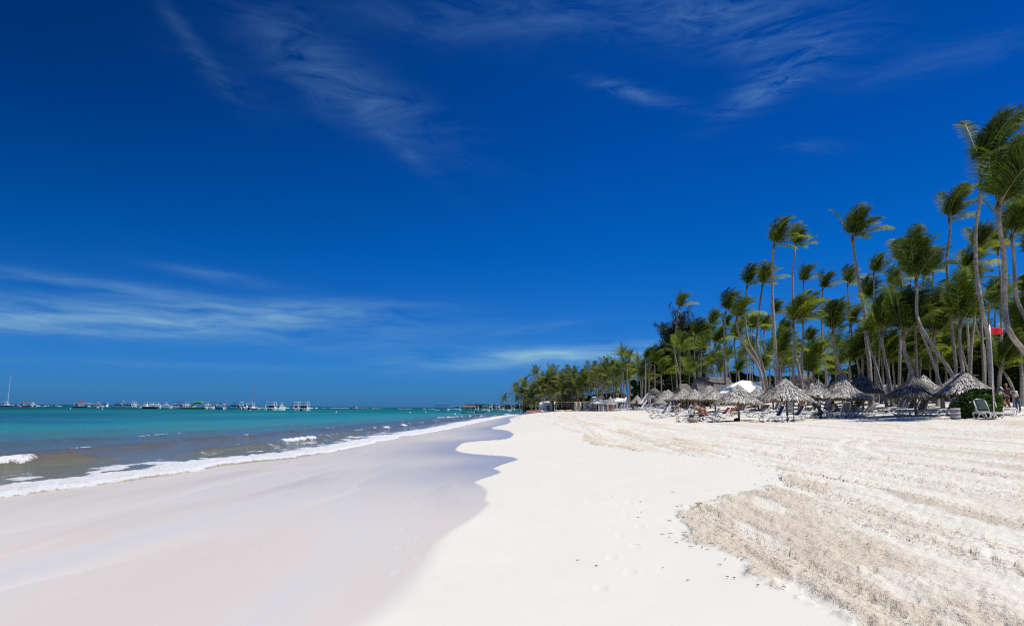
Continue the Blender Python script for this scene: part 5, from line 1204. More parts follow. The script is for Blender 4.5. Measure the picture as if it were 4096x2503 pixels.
for off in (0, .8): mb.tube([s0 + Vector((0, off, 0)), s1 + Vector((0, off, 0))], .06, 6); mb.tube([s0 + Vector((0, off, .8)), s1 + Vector((0, off, .8))], .035, 6)
for q in range(8): c_ = s0.lerp(s1, (q + .5) / 8); mb.box(c_ + Vector((0, .4, 0)), (.26, .8, .04))
mb.build('stairs', M['white'], o, False)
def bigroof(name, label, x0, x1, yt, yb, d, mt, depth=6, hip=.22, wallm='shade', cat='building', slope_px=0):
    gx = (x0 + x1) / 2; g = G(gx, d); o = thing(name, label, cat, g); w_ = (x1 - x0) * d / F; zt = rel(gx, yt, d, g).z; zb = rel(gx, yb, d, g).z
    rg = random.Random(int(x0)); mb = MB(); hx = w_ / 2; r_ = hx * (1 - hip)
    A = [(-hx, -depth / 2, zb), (hx, -depth / 2, zb), (hx, depth / 2, zb), (-hx, depth / 2, zb), (-r_, 0, zt), (r_, 0, zt + slope_px * d / F)]
    mb.add(A, [(0, 1, 5, 4), (1, 2, 5), (2, 3, 4, 5), (3, 0, 4), (3, 2, 1, 0)])
    if mt == 'roofdark':
        a0, a1, b0, b1 = Vector(A[0]), Vector(A[1]), Vector(A[4]), Vector(A[5]); V = []; Q = []; nrm = (a1 - a0).cross(b0 - a0).normalized()
        for i in range(1800):
            v_ = rg.uniform(0, 1); u_ = rg.uniform(0, 1); p0 = a0.lerp(a1, u_).lerp(b0.lerp(b1, u_), v_); blade(V, Q, p0 + nrm * .02, ((a0 - b0).normalized() + Vector((rg.gauss(0, .12), 0, 0)) + nrm * .12).normalized(), nrm, rg.uniform(.3, .55), .06, rg, .05)
        mb.add(V, Q)
    mb.build('roof', M[mt], o, False)
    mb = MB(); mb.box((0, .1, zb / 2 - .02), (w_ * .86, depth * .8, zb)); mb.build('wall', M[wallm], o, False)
    for q in range(5): mb = MB(); xx = -hx * .9 + q * hx * .45; mb.tube([(xx, -depth * .46, 0), (xx, -depth * .46, zb)], .09, 6); mb.build('post', M['wood'], o)
    return o
bigroof('thatched_pavilion', 'long building with big grey thatched roof behind the middle umbrellas', 2770, 2935, 1508, 1578, 104, 'roofdark', 7)
bigroof('thatched_pavilion', 'building with a small pale thatched hip roof left of the long grey thatched roof', 2708, 2766, 1535, 1574, 100, 'roofdark', 5, .5)
bigroof('thatched_pavilion', 'building with steep pale thatched roof behind the umbrella over the vendor', 3176, 3268, 1494, 1562, 92, 'roofdark', 6, .35)
bigroof('thatched_bar', 'low beach bar with flat thatched roof behind the trunks left of the wide dark umbrella', 3508, 3620, 1538, 1577, 74, 'roofdark', 4, .12)
bigroof('brown_bungalow', 'bungalow with pale sloping roof behind the far palms right of the net', 2362, 2425, 1583, 1604, 185, 'wall', 8, .3)
# white angular canvas roof: two folded sheets
d = 100; g = G(2960, d); o = thing('canvas_hall', 'white angular canvas-roofed hall behind the palm trunks', 'building', g)
def sheet(pts, name, m_='whitecloth', th=.12):
    mb = MB(); n = len(pts); vs = [rel(a, b, dd, g) for a, b, dd in pts]; mb.add(vs + [v + Vector((0, th, -th)) for v in vs], [tuple(range(n)), tuple(range(2 * n - 1, n - 1, -1))] + [(i, i + n, (i + 1) % n + n, (i + 1) % n) for i in range(n)]); return mb.build(name, M[m_], o, False)
sheet([(2968, 1520, 98), (2998, 1523, 100), (3000, 1570, 98), (2982, 1566, 96)], 'roof'); sheet([(2968, 1520, 98), (2982, 1566, 96), (2872, 1572, 95), (2875, 1556, 99)], 'roof'); sheet([(2998, 1523, 100), (3046, 1526, 102), (3056, 1554, 100), (3000, 1570, 98)], 'roof')
mb = MB(); c_ = rel(2960, 1590, 101, g); mb.box((c_.x, c_.y + 1, c_.z / 2), (5.8, 3, max(.8, c_.z * 1.0))); mb.build('wall', M['wall'], o, False)
d = 200; g = G(2182, d); o = thing('white_house', 'white-walled house between the far palm trunks left of the net', 'house', g); mb = MB(); mb.box((0, 0, 1.15), (3.4, 4, 2.3)); mb.build('wall', M['wall'], o, False)
mb = MB(); mb.add([(-1.9, -2.3, 2.3), (1.9, -2.3, 2.3), (1.9, 2.3, 2.3), (-1.9, 2.3, 2.3), (-1.2, 0, 3.1), (1.2, 0, 3.1)], [(0, 1, 5, 4), (1, 2, 5), (2, 3, 4, 5), (3, 0, 4), (3, 2, 1, 0)]); mb.build('roof', M['wall'], o, False)
mb = MB(); mb.box((.6, -2.01, 1.0), (.8, .04, 1.9)); mb.build('door', M['glass'], o, False)
d = 188; g = G(2245, d); o = thing('shore_bar', 'low dark-roofed beach bar behind the left net post', 'hut', g); mb = MB(); mb.box((0, 0, 2.0), (5.6, 3, .16)); mb.build('roof', M['roofdark'], o, False)
for q in range(5): mb = MB(); mb.tube([(-2.6 + 1.3 * q, -1.2, 0), (-2.6 + 1.3 * q, -1.2, 1.95)], .07, 6); mb.build('post', M['wood'], o)
mb = MB(); mb.box((0, .6, .5), (5.0, .6, 1.0)); mb.build('counter', M['shade'], o, False)
# cabanas
for i, (px, w_) in enumerate([(2312, 22), (2348, 26), (2370, 18)]):
    d = 166; g = G(px, d); o = thing('beach_cabana', ['white curtained cabana, left one right of the net middle', 'white curtained cabana, middle one with a dark doorway', 'white curtained cabana, right one beside the white parasols'][i], 'cabana', g, 0, 'white curtained cabanas'); ww = w_ * d / F; hh_ = 2.1
    for sx in (-1, 1):
        for sy in (-1, 1): mb = MB(); mb.box((sx * ww / 2, sy * .9, hh_ / 2), (.09, .09, hh_)); mb.build('post', M['white'], o, False)
    mb = MB(); mb.box((0, 0, hh_ + .06), (ww + .25, 2.1, .12)); mb.build('roof', M['whitecloth'], o, False)
    for sx in (-1, 1): mb = MB(); mb.tube([(sx * ww * .34, -.92, 0), (sx * ww * .34, -.92, 2.05)], [ww * .13, ww * .15], 8); mb.build('curtain', M['cream'], o)
    mb = MB(); mb.box((0, .88, 1.0), (ww, .04, 2.0)); mb.build('back_curtain', M['cream'], o, False)
# white parasols and tents
def parasol(px, d, r_, top, label):
    g = G(px, d); zt = rel(px, top, d, g).z; o = thing('white_parasol', label, 'parasol', g, 0, 'white canvas parasols'); mb = MB(); n = 8
    pr = [(r_, zt - r_ * .38), (r_ * .55, zt - r_ * .16), (.03, zt)]; mb.lathe(pr, n=8); mb.build('canopy', M['whitecloth'], o, False)
    mb = MB(); mb.lathe([(r_, zt - r_ * .38 - .22), (r_ * 1.005, zt - r_ * .38)], n=8); mb.f = mb.f[:-2]; mb.m = mb.m[:-2]; mb.build('valance', M['whitecloth'], o, False)
    mb = MB(); mb.tube([(0, 0, 0), (0, 0, zt)], .035, 6); mb.build('pole', M['metal'], o)
for i, (px, d, r_, tp) in enumerate([(2384, 160, 1.35, 1601), (2402, 158, 1.3, 1599), (2420, 156, 1.3, 1597), (2398, 149, 1.2, 1604), (2470, 142, 1.3, 1590), (2484, 138, 1.8, 1591), (2507, 150, 1.3, 1588)]):
    parasol(px, d, r_, tp, f'white canvas parasol, {ordn(i)} of the white ones between the cabanas and the first thatched umbrellas')
for i, (px, d, ay, rp) in enumerate([(2442, 128, 1585, 26), (2466, 150, 1584, 16), (2549, 112, 1580, 30), (2640, 92, 1580, 26)]):
    ap_ = P(px, ay, d); z0 = gz(ap_.x, d); Ht = ap_.z - z0; s_ = rp * d / F / 1.5
    o = thing('thatched_umbrella', ['thatched umbrella with pointed top by the white rope posts', 'tiny far thatched peak behind the white parasols', 'thatched umbrella left of the lifeguard hut stairs', 'low thatched umbrella right under the lifeguard hut'][i], 'beach umbrella', (ap_.x, d, z0), 0, 'thatched beach umbrellas on the sand')
    link('canopy', TH[i % 4], o, loc=(0, 0, Ht * .48), rot=(0, 0, i), scale=(s_, s_, Ht * .5 / 1.25)); link('fringe', FR[0], o, loc=(0, 0, Ht * .48), scale=s_); link('post', POST, o, scale=(1, 1, (Ht - .25) / 2.6))
# rope fence
g = G(2395, 140); o = thing('rope_fence', 'white post and rope fence in front of the far loungers', 'fence', g); pts = [G(a, 142 - i * 3.2) - g for i, a in enumerate([2396, 2414, 2432, 2450, 2468, 2490, 2512])]
for q in pts: mb = MB(); mb.box(q + Vector((0, 0, .55)), (.14, .14, 1.3)); mb.build('post', M['white'], o, False)
for a, b in zip(pts[:-1], pts[1:]): mb = MB(); mb.tube([a + Vector((0, 0, 1.0)), (a + b) / 2 + Vector((0, 0, .7)), b + Vector((0, 0, 1.0))], .03, 5); mb.build('rope', M['cream'], o)
# lattice fence and steps near the bar
for i, (a, b, d) in enumerate([(3498, 3532, 70), (3600, 3640, 69)]):
    g = G((a + b) / 2, d); o = thing('lattice_fence', ['low white lattice fence left of the beach bar', 'low white lattice fence behind the yellow bikini sunbather'][i], 'fence', g); w_ = (b - a) * d / F; mb = MB(); n = 3
    for q in range(n + 1): mb.box((-w_ / 2 + w_ * q / n, 0, .42), (.06, .06, .84))
    for z in (.06, .8): mb.box((0, -.002, z), (w_, .04, .06))
    for q in range(n): x0_, x1_ = -w_ / 2 + w_ * q / n, -w_ / 2 + w_ * (q + 1) / n; mb.tube([(x0_, 0, .06), (x1_, 0, .8)], .018, 4); mb.tube([(x0_, .03, .8), (x1_, .03, .06)], .018, 4)
    mb.build('lattice', M['wall'], o, False)
g = G(3560, 71); o = thing('lifeguard_chair', 'tall slatted white wooden chair among the palm trunks', 'chair', g); mb = MB()
for sx in (-.5, .5): mb.tube([(sx * 1.1, -.3, 0), (sx * .8, 0, 1.7)], .05, 6); mb.tube([(sx * 1.1, .5, 0), (sx * .8, .2, 1.7)], .05, 6)
mb.build('leg', M['wall'], o)
for q in range(4): mb = MB(); mb.box((0, -.28 + q * .07, .35 + q * .38), (1.0, .09, .07)); mb.build('slat', M['wall'], o, False)
# thin radio mast far inland
g = G(2852, 420, 0); o = thing('radio_mast', 'thin lattice radio mast standing far behind the palms', 'tower', g); zt = rel(2852, 1392, 420, g).z; mb = MB()
for sx, sy in ((-.4, 0), (.4, 0), (0, .6)): mb.tube([(sx, sy, 0), (sx, sy, zt)], .07, 4)
for q in range(24): z0, z1 = zt * q / 24, zt * (q + 1) / 24; mb.tube([(-.4, 0, z0), (.4, 0, z1)], .05, 3); mb.tube([(.4, 0, z0), (0, .6, z1)], .05, 3)
mb.build('lattice', M['darkpost'], o)
# roof finials behind (weather vanes)
g = G(3932, 52); o = thing('tree_shelf', 'weathered wooden T-shaped signpost in front of the dark trees right of the widest umbrella', 'signpost', g); mb = MB(); zt = rel(3914, 1500, 52, g).z; mb.tube([(-.4, 0, 0), (-.38, 0, zt)], .05, 6); mb.build('post', M['wood'], o); mb = MB(); mb.box((-.38, 0, zt), (.52, .1, .07)); mb.build('crossbar', M['wood'], o, False)

# ------------------------------------------------------------------ boats
def hull(mb, L, B, H, x0=0, y0=0, zb=-.35, mi=0, sheer=.35, n=9, rake=.12):
    rows = []
    for i in range(n):
        t_ = i / (n - 1); x = x0 - L / 2 + L * t_; b = B / 2 * (1 - max(0, (t_ - .35) / .65) ** 2.2) + .02; h_ = H * (1 + sheer * t_ ** 2)
        rows.append([(x + rake * L * t_ * t_ * 0, y0, zb), (x, y0 + b * .72, zb * .2), (x + rake * H * t_, y0 + b, h_), (x + rake * H * t_, y0 - b, h_), (x, y0 - b * .72, zb * .2)])
    vs = [p_ for r in rows for p_ in r]; fs = [(i * 5 + k, i * 5 + (k + 1) % 5, i * 5 + 5 + (k + 1) % 5, i * 5 + 5 + k) for i in range(n - 1) for k in range(5)]
    mb.add(vs, fs + [(4, 3, 2, 1, 0), tuple((n - 1) * 5 + k for k in range(5))], mi)
def boat(kind, px, d, yaw, L, label, name=None, accent='boatwhite', roofm='boatwhite', mast=0, z=0.0, group='boats moored offshore', onland=False, cat='boat'):
    x = latx(px, d); o = thing(name or 'motor_boat', label, cat, (x, d, z if not onland else gz(x, d) + z), R(yaw), group); W_ = 'boatwhite'
    def part(nm, m_, f, parent=None, sm=False): mb = MB(); f(mb); return mb.build(nm, M[m_], parent or o, sm)
    if kind == 'cat':
        B = L * .42; part('hull', W_, lambda m_: (hull(m_, L, B * .26, .75, 0, B * .36), hull(m_, L, B * .26, .75, 0, -B * .36)))
        part('deck', W_, lambda m_: m_.box((-L * .04, 0, .85), (L * .86, B * .98, .22)))
        c_ = part('cabin', W_, lambda m_: m_.box((L * .06, 0, 1.45), (L * .42, B * .82, 1.0), taper=.86)); part('window', 'glass', lambda m_: m_.box((L * .06, 0, 1.55), (L * .395, B * .80, .38), taper=.96), c_)
        part('window', 'glass', lambda m_: m_.box((-L * .158, 0, 1.42), (.08, B * .52, .66)), c_)
        part('upper_deck', W_, lambda m_: (m_.box((-L * .05, 0, 2.02), (L * .62, B * .92, .12)), m_.box((0, 0, 2.3), (L * .2, B * .5, .5))))
        for sx in (-1, 1):
            for sy in (-1, 1): part('post', W_, lambda m_: m_.tube([(sx * L * .22 - L * .1, sy * B * .40, 2.0), (sx * L * .2 - L * .1, sy * B * .38, 3.25)], .09, 5))
        for sy in (-1, 1): part('post', W_, lambda m_: m_.tube([(-L * .4, sy * B * .44, .9), (-L * .34, sy * B * .42, 2.0)], .08, 5))
        part('roof', roofm, lambda m_: m_.box((-L * .1, 0, 3.3), (L * .52, B * .86, .13)))
        for sy in (-1, 1): part('outboard', 'black', lambda m_: m_.box((-L * .53, sy * B * .36, .6), (.35, .3, .7)))
    elif kind == 'cruiser':
        B = L * .32; part('hull', W_, lambda m_: hull(m_, L, B, .95, sheer=.55)); part('stripe', accent, lambda m_: hull(m_, L * .99, B * 1.012, .62, zb=-.1, sheer=.5))
        c_ = part('cabin', W_, lambda m_: m_.box((L * .02, 0, 1.45), (L * .42, B * .74, .95), taper=.78)); part('window', 'glass', lambda m_: m_.box((L * .03, 0, 1.5), (L * .40, B * .73, .36), taper=.9), c_)
        part('flybridge', W_, lambda m_: m_.box((-L * .05, 0, 2.1), (L * .22, B * .55, .42)))
        for sy in (-1, 1):
            part('post', W_, lambda m_: m_.tube([(-L * .12, sy * B * .26, 2.2), (-L * .12, sy * B * .26, 3.1)], .05, 4)); part('post', W_, lambda m_: m_.tube([(L * .04, sy * B * .26, 2.2), (L * .01, sy * B * .26, 3.1)], .05, 4))
        part('roof', roofm, lambda m_: m_.box((-L * .05, 0, 3.12), (L * .26, B * .66, .09)))
        for sy in (-1, 1): part('antenna', 'metal', lambda m_: m_.tube([(-L * .05, sy * B * .4, 1.4), (-L * .2, sy * B * .6, 5.6)], .03, 4))
    elif kind == 'speed':
        B = L * .30; part('hull', W_, lambda m_: hull(m_, L, B, .62, sheer=.5)); part('stripe', accent, lambda m_: hull(m_, L * .992, B * 1.012, .36, zb=-.1, sheer=.5))
        part('windscreen', 'glass', lambda m_: m_.box((L * .08, 0, .98), (L * .16, B * .6, .36), taper=.6)); part('cockpit', W_, lambda m_: m_.box((L * .16, 0, .82), (L * .34, B * .5, .26), taper=.7))
        part('outboard', 'black', lambda m_: m_.box((-L * .52, 0, .62), (.34, .38, .7)))
    elif kind == 'sail':
        B = L * .44; part('hull', W_, lambda m_: (hull(m_, L, B * .24, .85, 0, B * .37), hull(m_, L, B * .24, .85, 0, -B * .37))); part('stripe', accent, lambda m_: (hull(m_, L * .99, B * .245, .55, 0, B * .37, -.05), hull(m_, L * .99, B * .245, .55, 0, -B * .37, -.05)))
        part('deck', W_, lambda m_: m_.box((0, 0, .95), (L * .8, B * .96, .2))); c_ = part('cabin', W_, lambda m_: m_.box((-L * .02, 0, 1.45), (L * .4, B * .7, .9), taper=.85)); part('window', 'glass', lambda m_: m_.box((-L * .02, 0, 1.5), (L * .39, B * .69, .32), taper=.94), c_)
        for sx, sy in ((-1, -1), (-1, 1), (1, -1), (1, 1)): part('post', W_, lambda m_: m_.tube([(-L * .18 + sx * L * .2, sy * B * .4, 1.0), (-L * .18 + sx * L * .2, sy * B * .4, 2.9)], .07, 5))
        part('roof', W_, lambda m_: m_.box((-L * .16, 0, 2.95), (L * .44, B * .86, .13)))
        ms = part('mast', 'bin' if mast < 15 else 'boatwhite', lambda m_: m_.tube([(L * .1, 0, 1), (L * .1, 0, mast)], [.15, .09], 6)); part('boom', 'metal', lambda m_: m_.tube([(L * .1, 0, 3.3), (-L * .32, 0, 3.6)], .1, 5), ms)
        part('spreader', 'metal', lambda m_: m_.tube([(L * .1, -1.4, mast * .55), (L * .1, 1.4, mast * .55)], .05, 4), ms); part('stay', 'metal', lambda m_: (m_.tube([(L * .1, 0, mast * .97), (L * .48, 0, 1.1)], .025, 3), m_.tube([(L * .1, 0, mast * .97), (-L * .4, 0, 1.1)], .025, 3)), ms)
    elif kind == 'party':
        B = L * .42; part('hull', W_, lambda m_: hull(m_, L, B, .9, sheer=.2)); part('stripe', accent, lambda m_: hull(m_, L * .99, B * 1.01, .55, zb=-.1, sheer=.2))
        part('cabin', W_, lambda m_: m_.box((0, 0, 1.35), (L * .34, B * .7, .9)))
        for sx in (-.4, -.13, .13, .4):
            for sy in (-1, 1): part('post', W_, lambda m_: m_.tube([(sx * L, sy * B * .44, .9), (sx * L, sy * B * .44, 2.4)], .07, 5))
        part('roof', roofm, lambda m_: m_.box((0, 0, 2.45), (L * .92, B * .98, .16))); part('canopy', roofm, lambda m_: m_.box((-L * .05, 0, 3.3), (L * .45, B * .7, .5), taper=.9)) if accent == 'green' else None
        part('slide', accent, lambda m_: m_.tube([(L * .1, 0, 3.3 if accent == 'red' else 2.7), (-L * .2, 0, 2.9), (-L * .52, 0, .6)], [.3, .3, .3], 6))
    elif kind == 'thatch':
        B = L * .36; part('hull', W_, lambda m_: hull(m_, L, B, .55, sheer=.4), sm=False)
        for sx in (-.42, -.05, .32):
            for sy in (-1, 1): part('post', 'wood', lambda m_: m_.tube([(sx * L, sy * B * .4, .4), (sx * L, sy * B * .4, 1.75)], .04, 5))
        def rf(m_):
            rg = random.Random(9); V = []; Q = []
            for i in range(700):
                a = rg.uniform(-.55, .48) * L; s_ = rg.choice((-1, 1)); t2 = rg.uniform(0, 1); blade(V, Q, Vector((a, s_ * B * .52 * t2, 2.2 - .45 * t2 ** 1.5)), Vector((rg.gauss(0, .5), s_, -.5 - t2)).normalized(), Vector((0, s_ * .3, 1)), .34, .05, rg, .5)
            m_.add(V, Q); m_.add([(-.5 * L, -B * .52, 1.78), (.44 * L, -B * .52, 1.78), (.44 * L, B * .52, 1.78), (-.5 * L, B * .52, 1.78), (-.46 * L, 0, 2.2), (.4 * L, 0, 2.2)], [(0, 1, 5, 4), (1, 2, 5), (2, 3, 4, 5), (3, 0, 4)])
        part('thatched_roof', 'roofdark', rf); part('outboard', 'black', lambda m_: m_.box((-L * .53, 0, .45), (.3, .3, .75)))
    elif kind == 'pontoon':
        B = 4; part('hull', 'boatwhite', lambda m_: m_.box((0, 0, .3), (L, B, .6)))
        for q in range(8):
            for sy in (-1, 1): part('post', 'wood', lambda m_: m_.tube([(-L * .47 + q * L * .134, sy * B * .45, .6), (-L * .47 + q * L * .134, sy * B * .45, 2.9)], .07, 4))
        part('roof', 'greyboard', lambda m_: m_.box((0, 0, 3.0), (L * 1.02, B * 1.1, .2))); part('bench', 'boatwhite', lambda m_: m_.box((0, 0, .9), (L * .86, B * .4, .6)))
    elif kind == 'box':
        B = L * .6; part('hull', W_, lambda m_: hull(m_, L * 1.1, B * 1.05, .7, sheer=.15)); c_ = part('cabin', W_, lambda m_: m_.box((0, 0, 1.5), (L * .7, B * .9, 1.7), taper=.95))
        for q in (-.26, 0, .26): part('window', 'glass', lambda m_: (m_.box((q * L * .8, -B * .44, 1.6), (L * .14, .08, .7)), m_.box((-L * .345, q * B, 1.5), (.1, B * .16, .9))), c_)
        part('roof', W_, lambda m_: m_.box((0, 0, 2.42), (L * .84, B * 1.02, .12))); part('roof_rail', 'metal', lambda m_: (m_.tube([(-L * .4, -B * .45, 3.1), (L * .4, -B * .45, 3.1)], .04, 4), m_.tube([(-L * .4, B * .45, 3.1), (L * .4, B * .45, 3.1)], .04, 4)))
    elif kind == 'dinghy':
        B = L * .32; part('hull', W_, lambda m_: hull(m_, L, B, .55, zb=-.2, sheer=.35)); part('stripe', accent, lambda m_: hull(m_, L * .995, B * 1.02, .40, zb=.18, sheer=.35))
        part('seat', 'wood', lambda m_: (m_.box((-L * .2, 0, .5), (.25, B * .8, .05)), m_.box((L * .12, 0, .52), (.25, B * .7, .05)))); part('outboard', 'black', lambda m_: m_.box((-L * .53, 0, .55), (.28, .3, .6)))
    if not onland: o.scale = (1.12, 1.12, 1.32)
    return o
boat('sail', 22, 560, 0, 9.8, 'sailing catamaran with tall bare mast at far left of the fleet', 'sailing_catamaran', 'navy', mast=19.5)
boat('speed', 62, 545, 0, 7.4, 'small white motorboat with red stripe beside the left catamaran', 'speedboat', 'red')
boat('party', 103, 560, 10, 9.5, 'red and white party boat with a slide, second cluster from the left', 'party_boat', 'red'); boat('cruiser', 127, 575, 0, 7, 'small brown-striped boat touching the red and white party boat', accent='shade')
boat('speed', 212, 600, 0, 9.5, 'lone low white speedboat between the two left groups', 'speedboat', 'blue')
boat('party', 326, 470, 15, 9, 'white boat with a curved red slide at the left of the main fleet', 'party_boat', 'red'); boat('cruiser', 388, 480, -8, 8.5, 'tall white boat with two decks behind the thatched raft', accent='boatwhite')
boat('thatch', 372, 440, 0, 6.5, 'thatch-roofed raft boat moored in front of the tall two-decked boat', 'thatched_boat'); boat('box', 418, 520, 0, 4.6, 'small boxy white houseboat right of the tall two-decked boat', 'houseboat')
boat('speed', 445, 520, 0, 5, 'low lime-striped boat left of the catamaran cluster', 'speedboat', 'lime'); boat('cat', 476, 455, 165, 10, 'white power catamaran under two thin masts', 'power_catamaran'); boat('cat', 512, 450, 170, 9, 'white power catamaran with green waterline', 'power_catamaran', roofm='boatwhite')
boat('cruiser', 540, 470, 12, 8.5, 'white sport cruiser right of the green waterline catamaran'); boat('speed', 553, 440, 0, 5.5, 'small white launch in front of the sport cruiser', 'speedboat'); boat('cruiser', 578, 460, 185, 8, 'white flybridge boat left of the black-hulled one')
boat('cruiser', 607, 430, 8, 9.5, 'black-hulled fishing cruiser with long angled antennas', accent='black'); boat('cruiser', 630, 455, 5, 8.5, 'white fishing boat just right of the black-hulled cruiser'); boat('cruiser', 662, 440, 0, 7.5, 'white cruiser with tall bridge ending the second group')
boat('cat', 712, 445, 180, 10.5, 'long-roofed white catamaran with dark awning', 'power_catamaran', roofm='greyboard'); boat('cruiser', 750, 430, 20, 8, 'white cruiser with orange and white striped bow', accent='orange')
boat('party', 795, 420, 5, 9.5, 'party boat with green upper awning', 'party_boat', 'green', roofm='green'); boat('cruiser', 828, 425, 8, 8, 'white cruiser with thin mast right of the green awning'); boat('cat', 852, 430, 175, 7.5, 'small white catamaran with flat awning', 'power_catamaran', roofm='greyboard')
boat('party', 878, 415, 170, 5.5, 'small boat with a blue slide', 'party_boat', 'blue'); boat('thatch', 896, 430, 0, 4.5, 'small boat with brown thatch cover right of the blue slide', 'thatched_boat')
boat('cat', 944, 400, 165, 9.2, 'white catamaran with sloping cabin left of the second sailing mast', 'power_catamaran'); boat('box', 976, 430, 0, 5.0, 'boxy white houseboat just left of the second sailing mast', 'houseboat')
boat('sail', 1006, 405, 90, 8.6, 'sailing catamaran with mauve mast in the middle of the bay', 'sailing_catamaran', 'boatwhite', mast=13.5); boat('dinghy', 1022, 395, 20, 4, 'small dinghy with dark engine at the sailing catamaran side', 'dinghy', 'maroon')
boat('cat', 1086, 360, 100, 11, 'large white catamaran seen from astern with flat raised roof', 'power_catamaran'); boat('cruiser', 1126, 365, 60, 4.6, 'little white boat with T-top right of the large catamaran')
boat('cat', 1182, 372, 120, 8.5, 'white catamaran half behind the rightmost large catamaran', 'power_catamaran'); boat('cat', 1217, 345, 96, 11, 'rightmost large catamaran with tall white goalpost frame and red life ring', 'power_catamaran', 'red')
boat('box', 1417, 900, 0, 6, 'tiny lone boxy boat near the horizon', 'houseboat'); boat('pontoon', 1769, 520, 0, 9.8, 'long floating pontoon with flat dark roof near the headland', 'floating_pontoon'); boat('dinghy', 1778, 440, 0, 4.5, 'blue skiff in front of the long floating pontoon', 'dinghy', 'blue')
boat('box', 1829, 480, 0, 4.2, 'boxy white boat right of the floating pontoon', 'houseboat'); boat('thatch', 1874, 245, 172, 4.2, 'nearest boat, a skiff with a brown thatched canopy and passengers', 'thatched_boat'); boat('dinghy', 1914, 265, 175, 4.6, 'blue-hulled skiff with black outboard behind the thatched skiff', 'dinghy', 'blue')
boat('sail', 1908, 620, 90, 7, 'far sailing boat behind the blue-hulled skiff', 'sailing_catamaran', 'navy', mast=8.5); boat('box', 1941, 400, 0, 4.2, 'two-decked white boat in front of the headland forest', 'houseboat'); boat('cat', 1962, 410, 95, 5, 'white catamaran right of the two-decked boat before the headland', 'power_catamaran')
boat('cat', 1992, 420, 95, 4.6, 'small white catamaran left of the mast by the leaning palm', 'power_catamaran'); boat('sail', 2010, 410, 90, 5, 'boat with thin mast and red awning beside the leaning palm', 'sailing_catamaran', 'red', mast=10); boat('speed', 2024, 400, 0, 4.5, 'low white launch just right of the thin mast', 'speedboat'); boat('sail', 2052, 430, 90, 5.5, 'white boat seen behind the leaning palm trunk', 'sailing_catamaran', 'boatwhite', mast=9)
boat('dinghy', 2140, 196, 12, 5.0, 'white rowing boat with red stripe pulled up on the sand', 'rowing_boat', 'red', group=None, onland=True, z=.18)
# beached kayaks and boards
def kayak(px, d, L, m_, label, yaw=5, z=.12):
    o = thing('kayak', label, 'kayak', G(px, d, z), R(yaw), 'kayaks and boards on the far sand'); mb = MB(); mb.ell((0, 0, .1), (L / 2, .36, .17), 12); mb.build('hull', M[m_], o); mb = MB(); mb.ell((0, 0, .22), (L * .16, .22, .07), 8); mb.build('cockpit', M['glass'], o)
kayak(2184, 192, 2.6, 'whitecloth', 'bulky white covered craft right of the red-striped rowing boat', z=.25); kayak(2176, 190, 2.4, 'boatwhite', 'white kayak leaning on the bulky covered craft', 18, .3); kayak(2206, 188, 1.6, 'yellow', 'short yellow float left of the net post', 20)
kayak(2240, 182, 2.7, 'boatwhite', 'white board under the left part of the net', 3); kayak(2276, 178, 2.0, 'yellow', 'yellow board right of the white board under the net'); kayak(2315, 172, 1.4, 'orange', 'orange float near the cabanas')
# thin white reef breakers near the horizon
def breakers(x0, x1, d, name, label, h=.9):
    rg = random.Random(x0); mb = MB(); a, b = latx(x0, d), latx(x1, d); n = 46
    for i in range(n):
        if rg.random() < .42: continue
        xa = a + (b - a) * i / n; L = (b - a) / n * 1.3; mb.ell((xa, d + rg.uniform(-8, 8), 0), (L * .6, 3, h * rg.uniform(.2, .8)), 6)
    o = mb.build(name, M['whitecloth'], None); tag(o, label, 'surf', kind='stuff')
breakers(80, 255, 900, 'reef_breakers', 'thin white line of reef surf near the left horizon'); breakers(425, 700, 880, 'reef_breakers', 'thin white surf line behind the left fleet', .7); breakers(880, 1280, 860, 'reef_breakers', 'thin white surf line behind the middle catamarans', .9); breakers(1290, 1840, 1000, 'reef_breakers', 'thin white surf line left of the headland', .4)
for i, (px, d) in enumerate([(281, 330), (409, 300), (1000, 300), (1345, 260), (1640, 250), (1703, 300), (1820, 210), (1880, 160)]):
    x = latx(px, d); o = thing('mooring_buoy', f'small white mooring buoy, {ordn(i)} from the left on the water', 'buoy', (x, d, .08), 0, 'white mooring buoys'); mb = MB(); mb.ell((0, 0, 0), (.28, .28, .26), 8); mb.build('float', M['boatwhite'], o); mb = MB(); mb.tube([(0, 0, .2), (0, 0, .42)], .04, 5); mb.build('ring', M['metal'], o)
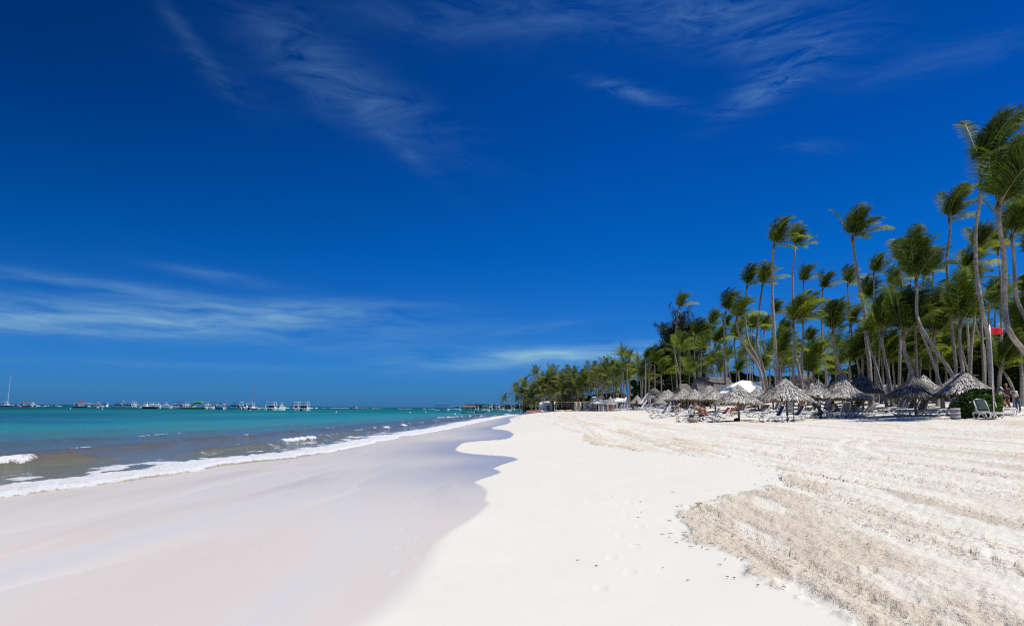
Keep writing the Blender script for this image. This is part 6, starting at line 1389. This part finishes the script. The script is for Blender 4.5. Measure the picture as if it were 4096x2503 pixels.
# far headland: low land strip and its palm forest
def headland():
    V = []; Q = []; xs = np.linspace(latx(1846, 1500), latx(2330, 1500), 60); n = len(xs)
    for x in xs: V += [(x, 1480, -.5), (x, 1500, 1.0), (x, 1700, 1.5)]
    Q = [(i * 3 + k, i * 3 + 3 + k, i * 3 + 4 + k, i * 3 + 1 + k) for i in range(n - 1) for k in range(2)]
    me = bpy.data.meshes.new('headland'); me.from_pydata(V, [], Q); me.materials.append(M['farwood']); tag(link('headland', me), 'low sandy headland across the bay', 'headland', kind='structure')
    cl = []; rg = random.Random(4)
    for i in range(330):
        x = rg.uniform(latx(1848, 1500), latx(2330, 1500)); y = rg.uniform(1500, 1560); h_ = rg.uniform(5.5, 9.5) * (.7 + .3 * min(1, (x - latx(1848, 1500)) / 20)); cl.append((x, y, h_, 2.6, .55)); cl.append((x, y, h_ * .5, 3.2, .9))
    V, Q = leafcloud(71, cl, 9, 1.7, 2.4); me = npmesh('far_palm_forest', V, Q, M['farwood']); tag(link('far_palm_forest', me), 'far dense band of palm forest on the headland across the bay', 'forest', kind='stuff')
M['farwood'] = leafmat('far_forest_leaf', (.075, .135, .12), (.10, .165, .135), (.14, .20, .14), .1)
headland()
# dark sargassum and driftwood flecks along the edge of the coarse sand
def litter():
    rg = random.Random(12); mb = MB()
    for i in range(150):
        q = RGH[rg.randrange(4, min(len(RGH) - 4, 60))]; f_ = rg.random() < .6; x = q[0] + rg.gauss(0, .12 if f_ else .8); y = q[1] + rg.gauss(0, .12 if f_ else .8)
        if y < 6 or y > 40: continue
        z = gz(x, y) + .03; a = rg.uniform(0, 3.14); z -= .024; l = rg.uniform(.01, .035); w1 = rg.uniform(-1.2, 1.2); mb.tube([(x, y, z), (x + math.cos(a) * l, y + math.sin(a) * l, z + .004), (x + math.cos(a + w1) * l * 2, y + math.sin(a + w1) * l * 2, z)], [.002, .004, .002], 4)
    tag(mb.build('beach_litter', M['shade']), 'dark scraps of seaweed and twigs along the coarse sand edge', 'litter', kind='stuff')
litter()
# a fallen palm log on the tip

for i, (px, tp, lb) in enumerate([(1866, 'maroon', 'person in red standing at the left end of the thatched skiff'), (1890, 'charcoal', 'dark-clothed person sitting under the thatch of the nearest skiff')]):
    x = latx(px, 245); person(px, 245, 10, lb, 'brown', torso=8, arm=(25, 15), fore=(50, 40), top=tp, bottom='navy', thigh=(0, 0) if i == 0 else (80, 80), shin=(0, 0), pelvis=None if i == 0 else .5, dz=.45 - gz(x, 245))
